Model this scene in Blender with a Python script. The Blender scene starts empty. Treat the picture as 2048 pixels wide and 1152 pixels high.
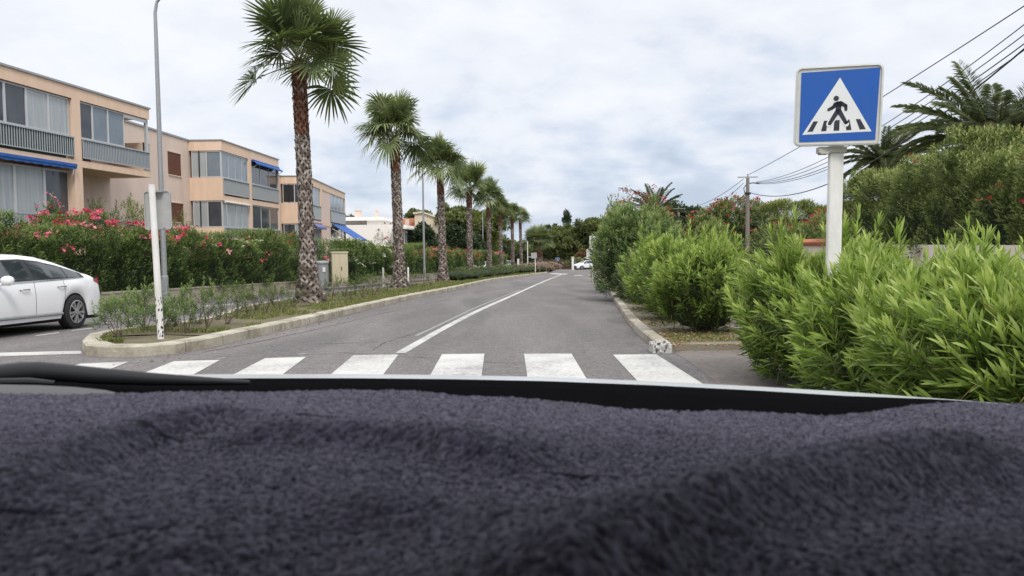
import bpy, math, random
import numpy as np
from mathutils import Vector, Matrix

# ------------------------------------------------------------------ camera, world, sun, exposure
F = 1577.0
PITCH = math.atan(88 / F)
ROLL = math.radians(0.6)
CAMZ = 1.2
SLOPE = 0.024
sc = bpy.context.scene
col = sc.collection

r0 = Vector((1, 0, 0)); u0 = Vector((0, math.sin(PITCH), math.cos(PITCH))); f0 = Vector((0, math.cos(PITCH), -math.sin(PITCH)))
CR = r0 * math.cos(ROLL) - u0 * math.sin(ROLL)
CU = u0 * math.cos(ROLL) + r0 * math.sin(ROLL)
cam_d = bpy.data.cameras.new('camera')
cam = bpy.data.objects.new('camera', cam_d); col.objects.link(cam)
m = Matrix((CR, CU, -f0)).transposed().to_4x4(); m.translation = Vector((0, 0, CAMZ))
cam.matrix_world = m
cam_d.sensor_width = 36; cam_d.lens = 36 * F / 2048
cam_d.clip_start = 0.02; cam_d.clip_end = 3000
cam_d.dof.use_dof = True; cam_d.dof.focus_distance = 14.0; cam_d.dof.aperture_fstop = 13.0
sc.camera = cam

SUN_EL, SUN_AZ = math.radians(50), math.radians(158)      # azimuth clockwise from +Y
world = bpy.data.worlds.new('World'); sc.world = world; world.use_nodes = True
wt = world.node_tree; wt.nodes.clear()
def N(t, kind, **kw):
    n = t.nodes.new(kind)
    for k, v in kw.items():
        if k == 'inp':
            for a, b in v.items(): n.inputs[a].default_value = b
        else: setattr(n, k, v)
    return n
def L(t, a, b): t.links.new(a, b)
out = N(wt, 'ShaderNodeOutputWorld'); bg = N(wt, 'ShaderNodeBackground')
sky = N(wt, 'ShaderNodeTexSky', sky_type='NISHITA', sun_disc=False, sun_elevation=SUN_EL, sun_rotation=SUN_AZ)
skm = N(wt, 'ShaderNodeVectorMath', operation='SCALE', inp={'Scale': 0.09}); L(wt, sky.outputs[0], skm.inputs[0])
tc = N(wt, 'ShaderNodeTexCoord'); sp = N(wt, 'ShaderNodeSeparateXYZ'); L(wt, tc.outputs['Generated'], sp.inputs[0])
def WM(op, a, b=None, clamp=False):
    n = N(wt, 'ShaderNodeMath', operation=op, use_clamp=clamp)
    for i, v in enumerate((a, b)):
        if v is None: continue
        if isinstance(v, (int, float)): n.inputs[i].default_value = v
        else: L(wt, v, n.inputs[i])
    return n.outputs[0]
zz = WM('ADD', WM('MAXIMUM', sp.outputs[2], 0.0), 0.34)
cx, cy = WM('DIVIDE', sp.outputs[0], zz), WM('DIVIDE', sp.outputs[1], zz)
cv = N(wt, 'ShaderNodeCombineXYZ'); L(wt, cx, cv.inputs[0]); L(wt, cy, cv.inputs[1])
n1 = N(wt, 'ShaderNodeTexNoise', inp={'Scale': 1.5, 'Detail': 9, 'Roughness': 0.58, 'Distortion': 0.15}); L(wt, cv.outputs[0], n1.inputs['Vector'])
n2 = N(wt, 'ShaderNodeTexNoise', inp={'Scale': 6.0, 'Detail': 8, 'Roughness': 0.58, 'Distortion': 0.2}); L(wt, cv.outputs[0], n2.inputs['Vector'])
a = WM('ADD', WM('MULTIPLY', n1.outputs[0], 0.62), WM('MULTIPLY', n2.outputs[0], 0.38))
# cover grows with elevation and to the left, as in the sky of that day
a = WM('ADD', WM('MULTIPLY', WM('SUBTRACT', a, 0.5), 0.85), 0.53)
a = WM('ADD', a, WM('MULTIPLY', WM('SUBTRACT', WM('MINIMUM', sp.outputs[2], 0.4), 0.13), 0.62))
a = WM('ADD', a, WM('MULTIPLY', sp.outputs[0], -0.05))
rmp = N(wt, 'ShaderNodeValToRGB'); L(wt, a, rmp.inputs[0])
e = rmp.color_ramp.elements
e[0].position = 0.38; e[0].color = (0.43, 0.50, 0.61, 1)
e[1].position = 0.66; e[1].color = (0.775, 0.79, 0.825, 1)
x_ = e.new(0.475); x_.color = (0.55, 0.61, 0.71, 1)
x_ = e.new(0.55); x_.color = (0.685, 0.715, 0.775, 1)
mix = N(wt, 'ShaderNodeMixRGB', inp={'Fac': 0.93}); L(wt, skm.outputs[0], mix.inputs[1]); L(wt, rmp.outputs[0], mix.inputs[2])
mr = N(wt, 'ShaderNodeMapRange', inp={'From Min': 0.32, 'From Max': 0.9, 'To Min': 1.0, 'To Max': 2.0}); L(wt, sp.outputs[2], mr.inputs[0])
L(wt, mix.outputs[0], bg.inputs[0]); L(wt, mr.outputs[0], bg.inputs[1]); L(wt, bg.outputs[0], out.inputs[0])

sd = bpy.data.lights.new('sun', 'SUN'); sd.energy = 1.6; sd.angle = math.radians(14); sd.color = (1, 0.95, 0.88)
so = bpy.data.objects.new('sun', sd); col.objects.link(so)
sdir = Vector((math.sin(SUN_AZ) * math.cos(SUN_EL), math.cos(SUN_AZ) * math.cos(SUN_EL), math.sin(SUN_EL)))
so.rotation_euler = sdir.to_track_quat('Z', 'Y').to_euler(); so.location = sdir * 60
sc.view_settings.view_transform = 'Standard'; sc.view_settings.look = 'None'
sc.view_settings.gamma = 1; sc.view_settings.exposure = 0.35
sc.cycles.max_bounces = 6; sc.cycles.transparent_max_bounces = 8; sc.cycles.diffuse_bounces = 3
sc.cycles.use_denoising = True

# ------------------------------------------------------------------ measuring helpers
def ray(px, py):
    return f0 + CR * ((px - 1024) / F) + CU * ((576 - py) / F)
def P(px, py, Y):
    d = ray(px, py); t = Y / d.y
    return Vector((d.x * t, Y, CAMZ + d.z * t))
def gz(Y):
    if Y < 160: return -SLOPE * Y
    return -SLOPE * 160 - 0.3 * (1 - math.exp(-(Y - 160) / 12.5))
def G(px, py, lift=0.0):
    d = ray(px, py); t = (CAMZ - lift) / (-(d.z + SLOPE * d.y))
    return Vector((d.x * t, d.y * t, CAMZ + d.z * t))
def gx(px, Y):                       # ground point seen in column px at depth Y
    k = ray(px, 530)
    return Vector((k.x / k.y * Y, Y, gz(Y)))
def GV(x, y): return Vector((x, y, gz(y)))

# ------------------------------------------------------------------ mesh helpers
class Geo:
    def __init__(s): s.v = []; s.f = []; s.a = []; s.n = 0; s.mi = []
    def add(s, v, faces, var=0.5, mi=0):
        v = np.asarray(v, dtype=np.float64).reshape(-1, 3)
        for f in (faces if isinstance(faces, (list, tuple)) else [faces]):
            f = np.asarray(f, dtype=np.int64)
            if f.size: s.f.append(f + s.n); s.mi.append(np.full(len(f), mi))
        s.v.append(v); a_ = np.empty(len(v)); a_[:] = var; s.a.append(a_); s.n += len(v)
    def box(s, x0, x1, y0, y1, z0, z1, var=0.5, M=None, mi=0):
        v = np.array([[x0,y0,z0],[x1,y0,z0],[x1,y1,z0],[x0,y1,z0],[x0,y0,z1],[x1,y0,z1],[x1,y1,z1],[x0,y1,z1]], float)
        if M is not None: v = np.array([list(M @ Vector(p)) for p in v])
        s.add(v, np.array([[0,3,2,1],[4,5,6,7],[0,1,5,4],[1,2,6,5],[2,3,7,6],[3,0,4,7]]), var, mi)
    def tube(s, pts, rad, n=8, var=0.5, cap=True, mi=0):
        pts = [Vector(p) for p in pts]
        if not hasattr(rad, '__len__'): rad = [rad] * len(pts)
        vs = []; prev = None
        for i, p in enumerate(pts):
            t = (pts[min(i + 1, len(pts) - 1)] - pts[max(i - 1, 0)]).normalized()
            if prev is None:
                a_ = t.cross(Vector((0, 0, 1)))
                if a_.length < 0.1: a_ = t.cross(Vector((1, 0, 0)))
            else: a_ = prev - t * prev.dot(t)
            a_.normalize(); b_ = t.cross(a_); prev = a_
            for k in range(n):
                an = 2 * math.pi * k / n
                vs.append(list(p + (a_ * math.cos(an) + b_ * math.sin(an)) * rad[i]))
        q = [[i*n+k, i*n+(k+1)%n, (i+1)*n+(k+1)%n, (i+1)*n+k] for i in range(len(pts)-1) for k in range(n)]
        fs = [np.array(q)]
        if cap: fs += [np.array([list(range(n))[::-1]]), np.array([[(len(pts)-1)*n+k for k in range(n)]])]
        s.add(vs, fs, var, mi)
    def lathe(s, prof, n=16, c=(0, 0, 0), var=0.5, axis='z', mi=0, cap=True):
        vs = []
        for r, h in prof:
            for k in range(n):
                an = 2 * math.pi * k / n
                p = (r * math.cos(an), r * math.sin(an), h)
                if axis == 'y': p = (p[0], p[2], p[1])
                vs.append((c[0] + p[0], c[1] + p[1], c[2] + p[2]))
        q = [[i*n+k, i*n+(k+1)%n, (i+1)*n+(k+1)%n, (i+1)*n+k] for i in range(len(prof)-1) for k in range(n)]
        s.add(vs, [np.array(q)] + ([np.array([list(range(n))[::-1]]), np.array([[(len(prof)-1)*n+k for k in range(n)]])] if cap else []), var, mi)
    def prism(s, poly, z0, z1, M=None, var=0.5, mi=0):    # poly in local xz plane, extruded in y z0..z1
        n = len(poly)
        v = [(p[0], z0, p[1]) for p in poly] + [(p[0], z1, p[1]) for p in poly]
        if M is not None: v = [list(M @ Vector(p)) for p in v]
        s.add(v, [np.array([list(range(n))]), np.array([list(range(2*n-1, n-1, -1))]),
                  np.array([[i, i + n, (i+1) % n + n, (i+1) % n] for i in range(n)])], var, mi)
    def sheet(s, rows, var=0.5, mi=0):
        nr, nc = len(rows), len(rows[0])
        q = [[i*nc+j, i*nc+j+1, (i+1)*nc+j+1, (i+1)*nc+j] for i in range(nr-1) for j in range(nc-1)]
        s.add([list(p) for r in rows for p in r], np.array(q), var, mi)
    def build(s, name, mats, parent=None, smooth=False, off=None, fix=False):
        me = bpy.data.meshes.new(name)
        V = np.concatenate(s.v)
        if off is not None: V = V - np.array(off)
        me.vertices.add(len(V)); me.vertices.foreach_set('co', V.astype(np.float32).ravel())
        tot = np.concatenate([np.full(len(f), f.shape[1]) for f in s.f])
        loops = np.concatenate([f.ravel() for f in s.f])
        st = np.concatenate([[0], np.cumsum(tot)[:-1]])
        me.loops.add(len(loops)); me.loops.foreach_set('vertex_index', loops.astype(np.int32))
        me.polygons.add(len(tot)); me.polygons.foreach_set('loop_start', st.astype(np.int32)); me.polygons.foreach_set('loop_total', tot.astype(np.int32))
        if not isinstance(mats, (list, tuple)): mats = [mats]
        for m_ in mats: me.materials.append(m_)
        me.polygons.foreach_set('material_index', np.concatenate(s.mi).astype(np.int32))
        at = me.attributes.new('var', 'FLOAT', 'POINT'); at.data.foreach_set('value', np.concatenate(s.a).astype(np.float32))
        me.polygons.foreach_set('use_smooth', np.full(len(tot), bool(smooth)))
        me.update(calc_edges=True); me.validate()
        if smooth or fix:
            import bmesh
            bm = bmesh.new(); bm.from_mesh(me)
            if len(bm.faces) < 60000: bmesh.ops.recalc_face_normals(bm, faces=bm.faces)
            bm.to_mesh(me); bm.free()
        if smooth: me.set_sharp_from_angle(angle=math.radians(42))
        o = bpy.data.objects.new(name, me); col.objects.link(o)
        if parent: o.parent = parent
        return o

def tag(o, label=None, cat=None, group=None, kind=None):
    if label: o['label'] = label
    if cat: o['category'] = cat
    if group: o['group'] = group
    if kind: o['kind'] = kind
    return o
def empty(name, loc, label, cat, rz=0, group=None):
    o = bpy.data.objects.new(name, None); col.objects.link(o)
    o.location = loc; o.rotation_euler = (0, 0, rz); o.empty_display_size = 0.3
    return tag(o, label, cat, group)
def copy_tree(o, parent=None):
    c = o.copy(); col.objects.link(c); c.parent = parent
    for ch in list(o.children): copy_tree(ch, c)
    return c

_lat = np.random.RandomState(7).rand(256, 256)
def vn(x, y):
    x = np.asarray(x, float); y = np.asarray(y, float)
    xi = np.floor(x).astype(int); yi = np.floor(y).astype(int); fx = x - xi; fy = y - yi
    fx = fx*fx*(3-2*fx); fy = fy*fy*(3-2*fy)
    g = lambda i, j: _lat[i % 256, j % 256]
    return (g(xi,yi)*(1-fx)+g(xi+1,yi)*fx)*(1-fy) + (g(xi,yi+1)*(1-fx)+g(xi+1,yi+1)*fx)*fy
def nrm(a): return a / np.maximum(np.linalg.norm(a, axis=-1, keepdims=True), 1e-9)

# ------------------------------------------------------------------ materials
MC = {}
def mat(name, c, rough=0.7, c2=None, scale=4.0, amt=0.5, bump=0.0, bscale=None, metal=0.0, detail=6, spec=0.4, streak=None):
    if name in MC: return MC[name]
    m_ = bpy.data.materials.new(name); m_.use_nodes = True; t = m_.node_tree; b = t.nodes['Principled BSDF']
    b.inputs['Roughness'].default_value = rough; b.inputs['Metallic'].default_value = metal
    b.inputs['Specular IOR Level'].default_value = spec
    c2 = c2 or tuple(x * 0.72 for x in c)
    co = N(t, 'ShaderNodeTexCoord')
    src = co.outputs['Object']
    if streak:
        mp = N(t, 'ShaderNodeMapping'); mp.inputs['Scale'].default_value = streak; L(t, src, mp.inputs[0]); src = mp.outputs[0]
    n = N(t, 'ShaderNodeTexNoise', inp={'Scale': scale, 'Detail': detail, 'Roughness': 0.62}); L(t, src, n.inputs['Vector'])
    r = N(t, 'ShaderNodeValToRGB'); L(t, n.outputs[0], r.inputs[0])
    r.color_ramp.elements[0].position = 0.5 - 0.22; r.color_ramp.elements[1].position = 0.5 + 0.2
    r.color_ramp.elements[0].color = tuple(c[i]*(1-amt)+c2[i]*amt for i in range(3)) + (1,)
    r.color_ramp.elements[1].color = tuple(c) + (1,)
    L(t, r.outputs[0], b.inputs['Base Color'])
    if bump:
        n2 = N(t, 'ShaderNodeTexNoise', inp={'Scale': bscale or scale * 8, 'Detail': 5}); L(t, co.outputs['Object'], n2.inputs['Vector'])
        bp = N(t, 'ShaderNodeBump', inp={'Strength': bump, 'Distance': 0.02}); L(t, n2.outputs[0], bp.inputs['Height']); L(t, bp.outputs[0], b.inputs['Normal'])
    MC[name] = m_; return m_
def leafmat(name, cols, trans=0.3, rough=0.45, scale=0):
    if name in MC: return MC[name]
    m_ = bpy.data.materials.new(name); m_.use_nodes = True; t = m_.node_tree; b = t.nodes['Principled BSDF']; o = t.nodes['Material Output']
    at = N(t, 'ShaderNodeAttribute', attribute_name='var'); r = N(t, 'ShaderNodeValToRGB'); L(t, at.outputs['Fac'], r.inputs[0])
    el = r.color_ramp.elements
    for i, c in enumerate(cols):
        p = i / (len(cols) - 1)
        if i == 0: el[0].color = tuple(c) + (1,)
        elif i == len(cols) - 1: el[len(el) - 1].position = 1.0; el[len(el) - 1].color = tuple(c) + (1,)
        else: x = el.new(p); x.color = tuple(c) + (1,)
    L(t, r.outputs[0], b.inputs['Base Color']); b.inputs['Roughness'].default_value = rough; b.inputs['Specular IOR Level'].default_value = 0.14
    tr = N(t, 'ShaderNodeBsdfTranslucent'); mx = N(t, 'ShaderNodeMixShader', inp={'Fac': trans})
    gm = N(t, 'ShaderNodeMixRGB', blend_type='MULTIPLY', inp={'Fac': 1.0, 'Color2': (1.15, 1.25, 0.6, 1)}); L(t, r.outputs[0], gm.inputs[1]); L(t, gm.outputs[0], tr.inputs[0])
    L(t, b.outputs[0], mx.inputs[1]); L(t, tr.outputs[0], mx.inputs[2]); L(t, mx.outputs[0], o.inputs[0])
    MC[name] = m_; return m_
def asphalt_mat():
    m_ = bpy.data.materials.new('asphalt'); m_.use_nodes = True; t = m_.node_tree; b = t.nodes['Principled BSDF']
    co = N(t, 'ShaderNodeTexCoord'); s_ = co.outputs['Object']
    big = N(t, 'ShaderNodeTexNoise', inp={'Scale': 0.35, 'Detail': 5, 'Roughness': 0.55, 'Distortion': 0.6})
    mp = N(t, 'ShaderNodeMapping'); mp.inputs['Rotation'].default_value = (0, 0, 0.1); mp.inputs['Scale'].default_value = (2.2, 0.35, 1); L(t, s_, mp.inputs[0]); L(t, mp.outputs[0], big.inputs['Vector'])
    r1 = N(t, 'ShaderNodeValToRGB'); L(t, big.outputs[0], r1.inputs[0])
    r1.color_ramp.elements[0].position = .36; r1.color_ramp.elements[0].color = (.116, .109, .110, 1)
    r1.color_ramp.elements[1].position = .66; r1.color_ramp.elements[1].color = (.168, .156, .153, 1)
    fine = N(t, 'ShaderNodeTexVoronoi', inp={'Scale': 55}); L(t, s_, fine.inputs['Vector'])
    r2 = N(t, 'ShaderNodeValToRGB'); L(t, fine.outputs['Color'], r2.inputs[0])
    r2.color_ramp.elements[0].position = .1; r2.color_ramp.elements[0].color = (.62, .62, .62, 1)
    r2.color_ramp.elements[1].position = .95; r2.color_ramp.elements[1].color = (1.45, 1.42, 1.38, 1)
    mu = N(t, 'ShaderNodeMixRGB', blend_type='MULTIPLY', inp={'Fac': 1.0}); L(t, r1.outputs[0], mu.inputs[1]); L(t, r2.outputs[0], mu.inputs[2])
    spk = N(t, 'ShaderNodeTexNoise', inp={'Scale': 9, 'Detail': 8, 'Roughness': .7}); L(t, s_, spk.inputs['Vector'])
    r3 = N(t, 'ShaderNodeValToRGB'); L(t, spk.outputs[0], r3.inputs[0])
    r3.color_ramp.elements[0].position = .35; r3.color_ramp.elements[0].color = (.8, .8, .8, 1); r3.color_ramp.elements[1].position = .7; r3.color_ramp.elements[1].color = (1.2, 1.18, 1.15, 1)
    mu2 = N(t, 'ShaderNodeMixRGB', blend_type='MULTIPLY', inp={'Fac': 1.0}); L(t, mu.outputs[0], mu2.inputs[1]); L(t, r3.outputs[0], mu2.inputs[2])
    L(t, mu2.outputs[0], b.inputs['Base Color']); b.inputs['Roughness'].default_value = .8; b.inputs['Specular IOR Level'].default_value = .35
    bp = N(t, 'ShaderNodeBump', inp={'Strength': .5, 'Distance': .01}); L(t, fine.outputs['Distance'], bp.inputs['Height']); L(t, bp.outputs[0], b.inputs['Normal'])
    MC['asphalt'] = m_; return m_
def paint_mat(name, wear, c=(.54, .53, .50)):
    m_ = bpy.data.materials.new(name); m_.use_nodes = True; t = m_.node_tree; b = t.nodes['Principled BSDF']
    co = N(t, 'ShaderNodeTexCoord'); s_ = co.outputs['Object']
    n = N(t, 'ShaderNodeTexNoise', inp={'Scale': 22, 'Detail': 9, 'Roughness': .8, 'Distortion': .1}); L(t, s_, n.inputs['Vector'])
    n2 = N(t, 'ShaderNodeTexNoise', inp={'Scale': 1.3, 'Detail': 4}); L(t, s_, n2.inputs['Vector'])
    ad = N(t, 'ShaderNodeMath', operation='MULTIPLY_ADD', inp={1: .5}); L(t, n2.outputs[0], ad.inputs[0]); L(t, n.outputs[0], ad.inputs[2])
    r = N(t, 'ShaderNodeValToRGB'); L(t, ad.outputs[0], r.inputs[0]); e_ = r.color_ramp.elements
    e_[0].position = wear - .04; e_[0].color = (.24, .23, .22, 1); e_[1].position = wear + .10; e_[1].color = tuple(x * .86 for x in c) + (1,)
    x = e_.new(min(.98, wear + .25)); x.color = tuple(c) + (1,)
    L(t, r.outputs[0], b.inputs['Base Color']); b.inputs['Roughness'].default_value = .6
    return m_
def barkmat(name, cols):
    return leafmat(name, cols, trans=0.0, rough=.85)

ASPH = asphalt_mat()
M_PAINT = paint_mat('road_paint', .645); M_FAINT = paint_mat('worn_paint', .80, (.185, .175, .17))
M_KERB = mat('kerb_concrete', (.50, .46, .37), .85, (.33, .30, .24), 3, 1, .5, 40)
def add_joints(m_):
    t = m_.node_tree; b = t.nodes['Principled BSDF']; src = b.inputs['Base Color'].links[0].from_socket
    co = N(t, 'ShaderNodeTexCoord'); sx_ = N(t, 'ShaderNodeSeparateXYZ'); L(t, co.outputs['Object'], sx_.inputs[0])
    fr_ = N(t, 'ShaderNodeMath', operation='FRACT'); L(t, sx_.outputs[1], fr_.inputs[0]); lt = N(t, 'ShaderNodeMath', operation='LESS_THAN', inp={1: .022}); L(t, fr_.outputs[0], lt.inputs[0])
    mx = N(t, 'ShaderNodeMixRGB', inp={'Color2': (.09, .08, .065, 1)}); ml_ = N(t, 'ShaderNodeMath', operation='MULTIPLY', inp={1: .75}); L(t, lt.outputs[0], ml_.inputs[0]); L(t, ml_.outputs[0], mx.inputs[0]); L(t, src, mx.inputs[1])
    n_ = N(t, 'ShaderNodeTexNoise', inp={'Scale': 1.1, 'Detail': 8, 'Roughness': .75}); L(t, co.outputs['Object'], n_.inputs['Vector']); r_ = N(t, 'ShaderNodeValToRGB'); L(t, n_.outputs[0], r_.inputs[0])
    r_.color_ramp.elements[0].position = .38; r_.color_ramp.elements[0].color = (.5, .47, .42, 1); r_.color_ramp.elements[1].position = .56
    m2 = N(t, 'ShaderNodeMixRGB', blend_type='MULTIPLY', inp={'Fac': .8}); L(t, mx.outputs[0], m2.inputs[1]); L(t, r_.outputs[0], m2.inputs[2]); L(t, m2.outputs[0], b.inputs['Base Color'])
add_joints(M_KERB)
M_SOIL = mat('soil', (.17, .135, .085), .95, (.085, .085, .045), 2.6, 1, .8, 30)
M_DRY = mat('dry_ground', (.24, .20, .15), .95, (.13, .12, .08), 1.6, 1, .8, 30)
M_PATH = mat('path', (.24, .19, .185), .9, (.17, .14, .14), 1.5, 1, .4, 60)
M_WHITE = mat('white_paint', (.78, .77, .75), .45, (.56, .54, .49), 7, .9, streak=(1, 1, .3))
M_GALV = mat('galvanised', (.36, .37, .38), .45, (.27, .28, .29), 14, .8, metal=.35)
M_CONC = mat('wall_concrete', (.40, .35, .28), .9, (.24, .21, .16), 2.2, 1, .5, 30)
M_PEACH = mat('peach_render', (.75, .56, .42), .9, (.64, .47, .345), 1.6, 1, .25, 60, streak=(1.5, 1.5, .4))
M_PINK = mat('pink_render', (.69, .555, .475), .9, (.61, .485, .41), 1.4, 1, .25, 60, streak=(1.5, 1.5, .4))
M_ALU = mat('aluminium', (.56, .57, .58), .4, (.45, .46, .47), 5, .6, metal=.2)
M_RAIL = mat('railing_metal', (.40, .43, .45), .5, (.33, .36, .38), 5, .6)
M_PANELG = mat('grey_panel', (.36, .365, .36), .6, (.31, .32, .315), 3, .9)
M_PANELD = mat('dark_green_panel', (.05, .075, .07), .6)
M_PANELB = mat('blue_grey_panel', (.20, .235, .28), .6)
M_DARK = mat('dark_interior', (.03, .028, .028), .9)
M_BROWN = mat('brown_shutter', (.16, .06, .035), .6, (.10, .035, .02), 3, .8)
M_BLUE = mat('blue_canvas', (.03, .13, .42), .8, (.02, .08, .28), 3, .9)
M_VIOLET = mat('violet_canvas', (.16, .16, .34), .75)
def glassmat(name, c, c2, rough=.08, scale=.8):
    m_ = mat(name, c, rough, c2, scale, 1, spec=.6); return m_
M_GL_D = glassmat('glass_dark', (.075, .085, .10), (.03, .035, .045))
M_GL_C = mat('glass_curtain', (.40, .43, .43), .16, (.27, .30, .32), 3, 1, spec=.6, streak=(3, 3, .15))
M_GL_B = glassmat('glass_blue', (.20, .245, .28), (.13, .165, .20), .12)

# ------------------------------------------------------------------ ground, road, kerbs, markings
def ytab(y0, y1, st): 
    n = max(2, int((y1 - y0) / st) + 1); return np.linspace(y0, y1, n)
def strip(name, fl, fr, ys, dz, m_, kind='structure', nx=2, label=None, skirt=0):
    g = Geo(); rows = []
    for y in ys:
        a_, b_ = fl(y), fr(y)
        rows.append([(a_ + (b_ - a_) * k / (nx - 1), y, gz(y) + dz) for k in range(nx)] + ([(b_ + .01, y, gz(y) + dz - skirt)] if skirt else []))
    if dz > .05:
        for k in (0, -1): q_ = [(x, y + (-.02 if k == 0 else .02), z - .2) for x, y, z in rows[k]]; rows = [q_] + rows if k == 0 else rows + [q_]
    g.sheet(rows); o = g.build(name, m_, fix=True); tag(o, kind=kind, label=label); return o
def interp(tab):
    xs = [t[0] for t in tab]; vs = [t[1] for t in tab]
    return lambda y: float(np.interp(y, xs, vs))
def smoothline(pts, n=60):
    """pts: pixel list on the ground -> dense table (y, x) with smooth interpolation"""
    w = sorted([(G(*p).y, G(*p).x) for p in pts])
    return w
def catmull(tab):
    ys = np.array([t[0] for t in tab]); xs = np.array([t[1] for t in tab])
    s_ = np.gradient(xs, ys)
    def f(y):
        if y <= ys[0]: return float(xs[0] + (y - ys[0]) * s_[0])
        if y >= ys[-1]: return float(xs[-1] + (y - ys[-1]) * s_[-1])
        i = int(np.searchsorted(ys, y)) - 1; i = max(0, min(i, len(ys) - 2)); h = ys[i+1]-ys[i]; t = (y-ys[i])/h
        return float((2*t**3-3*t*t+1)*xs[i] + (t**3-2*t*t+t)*h*s_[i] + (-2*t**3+3*t*t)*xs[i+1] + (t**3-t*t)*h*s_[i+1])
    return f
RK = catmull(smoothline([(1318,706),(1268,660),(1236,615),(1214,580),(1200,561),(1189,549)]))      # right kerb
LK = catmull(smoothline([(330,711),(400,699),(490,678),(590,655),(670,635),(810,601),(908,580),(986,562),(1075,549.5)]))  # median, road side
CL = catmull(smoothline([(800,707),(862,671),(927,636),(1025,591),(1095,560),(1128,547.5)]))     # centre line
ys = ytab(-40, 160, 2); ysf = np.concatenate([ys, ytab(165, 260, 8), [400, 800, 2500]])
o = strip('ground', lambda y: -1500 if y > 300 else -400, lambda y: 1500 if y > 300 else 400, ysf, -0.06, M_DRY, nx=30)
# asphalt everywhere from the left wall to the right kerb
WL_a, WL_b = G(190, 619), G(590, 583)
WSL = (WL_b.x - WL_a.x) / (WL_b.y - WL_a.y)
WALLX = lambda y: WL_a.x + (y - WL_a.y) * WSL
strip('road', lambda y: min(WALLX(y), -6) if y < 100 else -60, lambda y: (RK(y) + .02) if 10.6 < y < 118 else (3.6 if y <= 10.6 else 45), ytab(-40, 158, 1), 0.0, ASPH, nx=6)
RKE = G(1318, 706).y
# right verge with its kerb
def kerb(name, f_in, sgn, ys, h, w, m_, top_edge=.02):
    g = Geo(); rows = [[], [], [], [], []]
    for y in ys:
        x = f_in(y); z = gz(y)
        for r_, (dx, dz) in zip(rows, ((0, -.05), (0, h - top_edge), (top_edge, h), (w, h + .002), (w, -.05))):
            r_.append((x + sgn * dx, y, z + dz))
    g.sheet(rows)
    for k in (0, -1):
        g.add([r_[k] for r_ in rows], np.array([[0, 1, 2, 3, 4]]))
    return tag(g.build(name, m_, fix=True), kind='structure')
rr = random.Random(3)
kerb('kerb', RK, 1, ytab(RKE + .25, 112, .5), .12, .16, M_KERB)
strip('verge', lambda y: RK(y) + .155, lambda y: RK(y) + 1.6, ytab(RKE + .2, 112, 1), .09, M_DRY, nx=4)
strip('pavement', lambda y: RK(y) + 1.6, lambda y: RK(y) + 4.0, ytab(RKE + .2, 112, 1), .075, M_PATH, nx=3)
g = Geo()   # ramped corner of the pavement by the crossing
c0 = [(2.0, -20), (2.0, 7.6), (2.1, 9.3), (2.12, RKE + .0), (2.3, RKE + .22), (6.2, RKE + .3), (6.2, -20)]
g.add([(x, y, gz(y) + .0035) for x, y in c0], np.array([list(range(len(c0)))]))
tag(g.build('pavement', mat('old_asphalt', (.21, .185, .165), .95, (.12, .105, .095), 14, 1, .7, 60)), kind='structure')
# chipped white and grey kerb end stone
g = Geo()
cs = G(1322, 706); g.box(cs.x - .11, cs.x + .14, cs.y - .03, cs.y + .28, gz(cs.y) - .05, gz(cs.y) + .112, var=.55)
for i in range(420):
    x = cs.x + rr.uniform(-.10, .13); y = cs.y + rr.uniform(-.04, .26); s_ = rr.uniform(.006, .016)
    zq = gz(y) + rr.uniform(.01, .125); g.box(x - s_, x + s_, y - s_, y + s_, zq - .012, zq + s_, var=rr.choice((.0, .1, .35, .6, .8, 1)))
tag(g.build('kerb_stone', leafmat('chipped_white', [(.10, .10, .09), (.45, .44, .42), (.72, .72, .70)], 0, .7)), 'short chipped kerb end stone flecked black and white beside the crossing', 'kerb stone')

# median island
MT = G(162, 712); ML0 = G(167, 695)
MEDL = catmull([(ML0.y - .2, ML0.x + .1), (ML0.y + .9, ML0.x - .35), (15, -6.3), (20, -7.0), (26, -7.15), (35, -6.3), (50, -4.6), (70, -2.6), (90, -.6), (100, .6)])
med_y0 = G(330, 711).y
def med_outline(inset=0.0, dz=0.0):
    ptsR = [(LK(y) - inset, y) for y in ytab(med_y0 + .2, 88, .8)]
    ptsL = [(MEDL(y) + inset, y) for y in ytab(ML0.y + .7, 96, .8)][::-1]
    tip = [G(165, 699), G(172, 711), G(215, 714.5), G(275, 714)]
    tp = [(p.x + (inset * .9 if i < 2 else 0), p.y + inset * (.9 if i else .3)) for i, p in enumerate(tip)]
    end = [(LK(88) - .2 - inset * .5, 90.5 - inset), (LK(88) - 1.0, 92.5 - inset), (MEDL(96) + .6, 96 - inset)]
    return ptsR + end + ptsL + tp
o1 = med_outline(); o2 = med_outline(.03); o3 = med_outline(.24)
g = Geo(); n = len(o1)
rows = [[(x, y, gz(y) + dz) for x, y in o_ + o_[:1]] for o_, dz in ((o1, -.05), (o1, .13), (o2, .155), (o3, .158), (o3, .02))]
g.sheet(rows); tag(g.build('kerb', M_KERB, fix=True), kind='structure')
g = Geo(); rows = []
for y in ytab(ML0.y + .3, 95, .5):
    a_ = MEDL(y) + .2; b_ = LK(y) - .2 if y > med_y0 + .3 else min(LK(med_y0 + .3) - .3, G(300, 706).x)
    if y > 88: b_ = max(a_ + .3, LK(88) - .3 - (y - 88) * .2)
    rows.append([(a_ + (b_ - a_) * k / 8, y, gz(y) + .13 + .03 * math.sin(k / 8 * math.pi)) for k in range(9)])
g.sheet(rows); tag(g.build('verge', M_SOIL), kind='structure')

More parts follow.
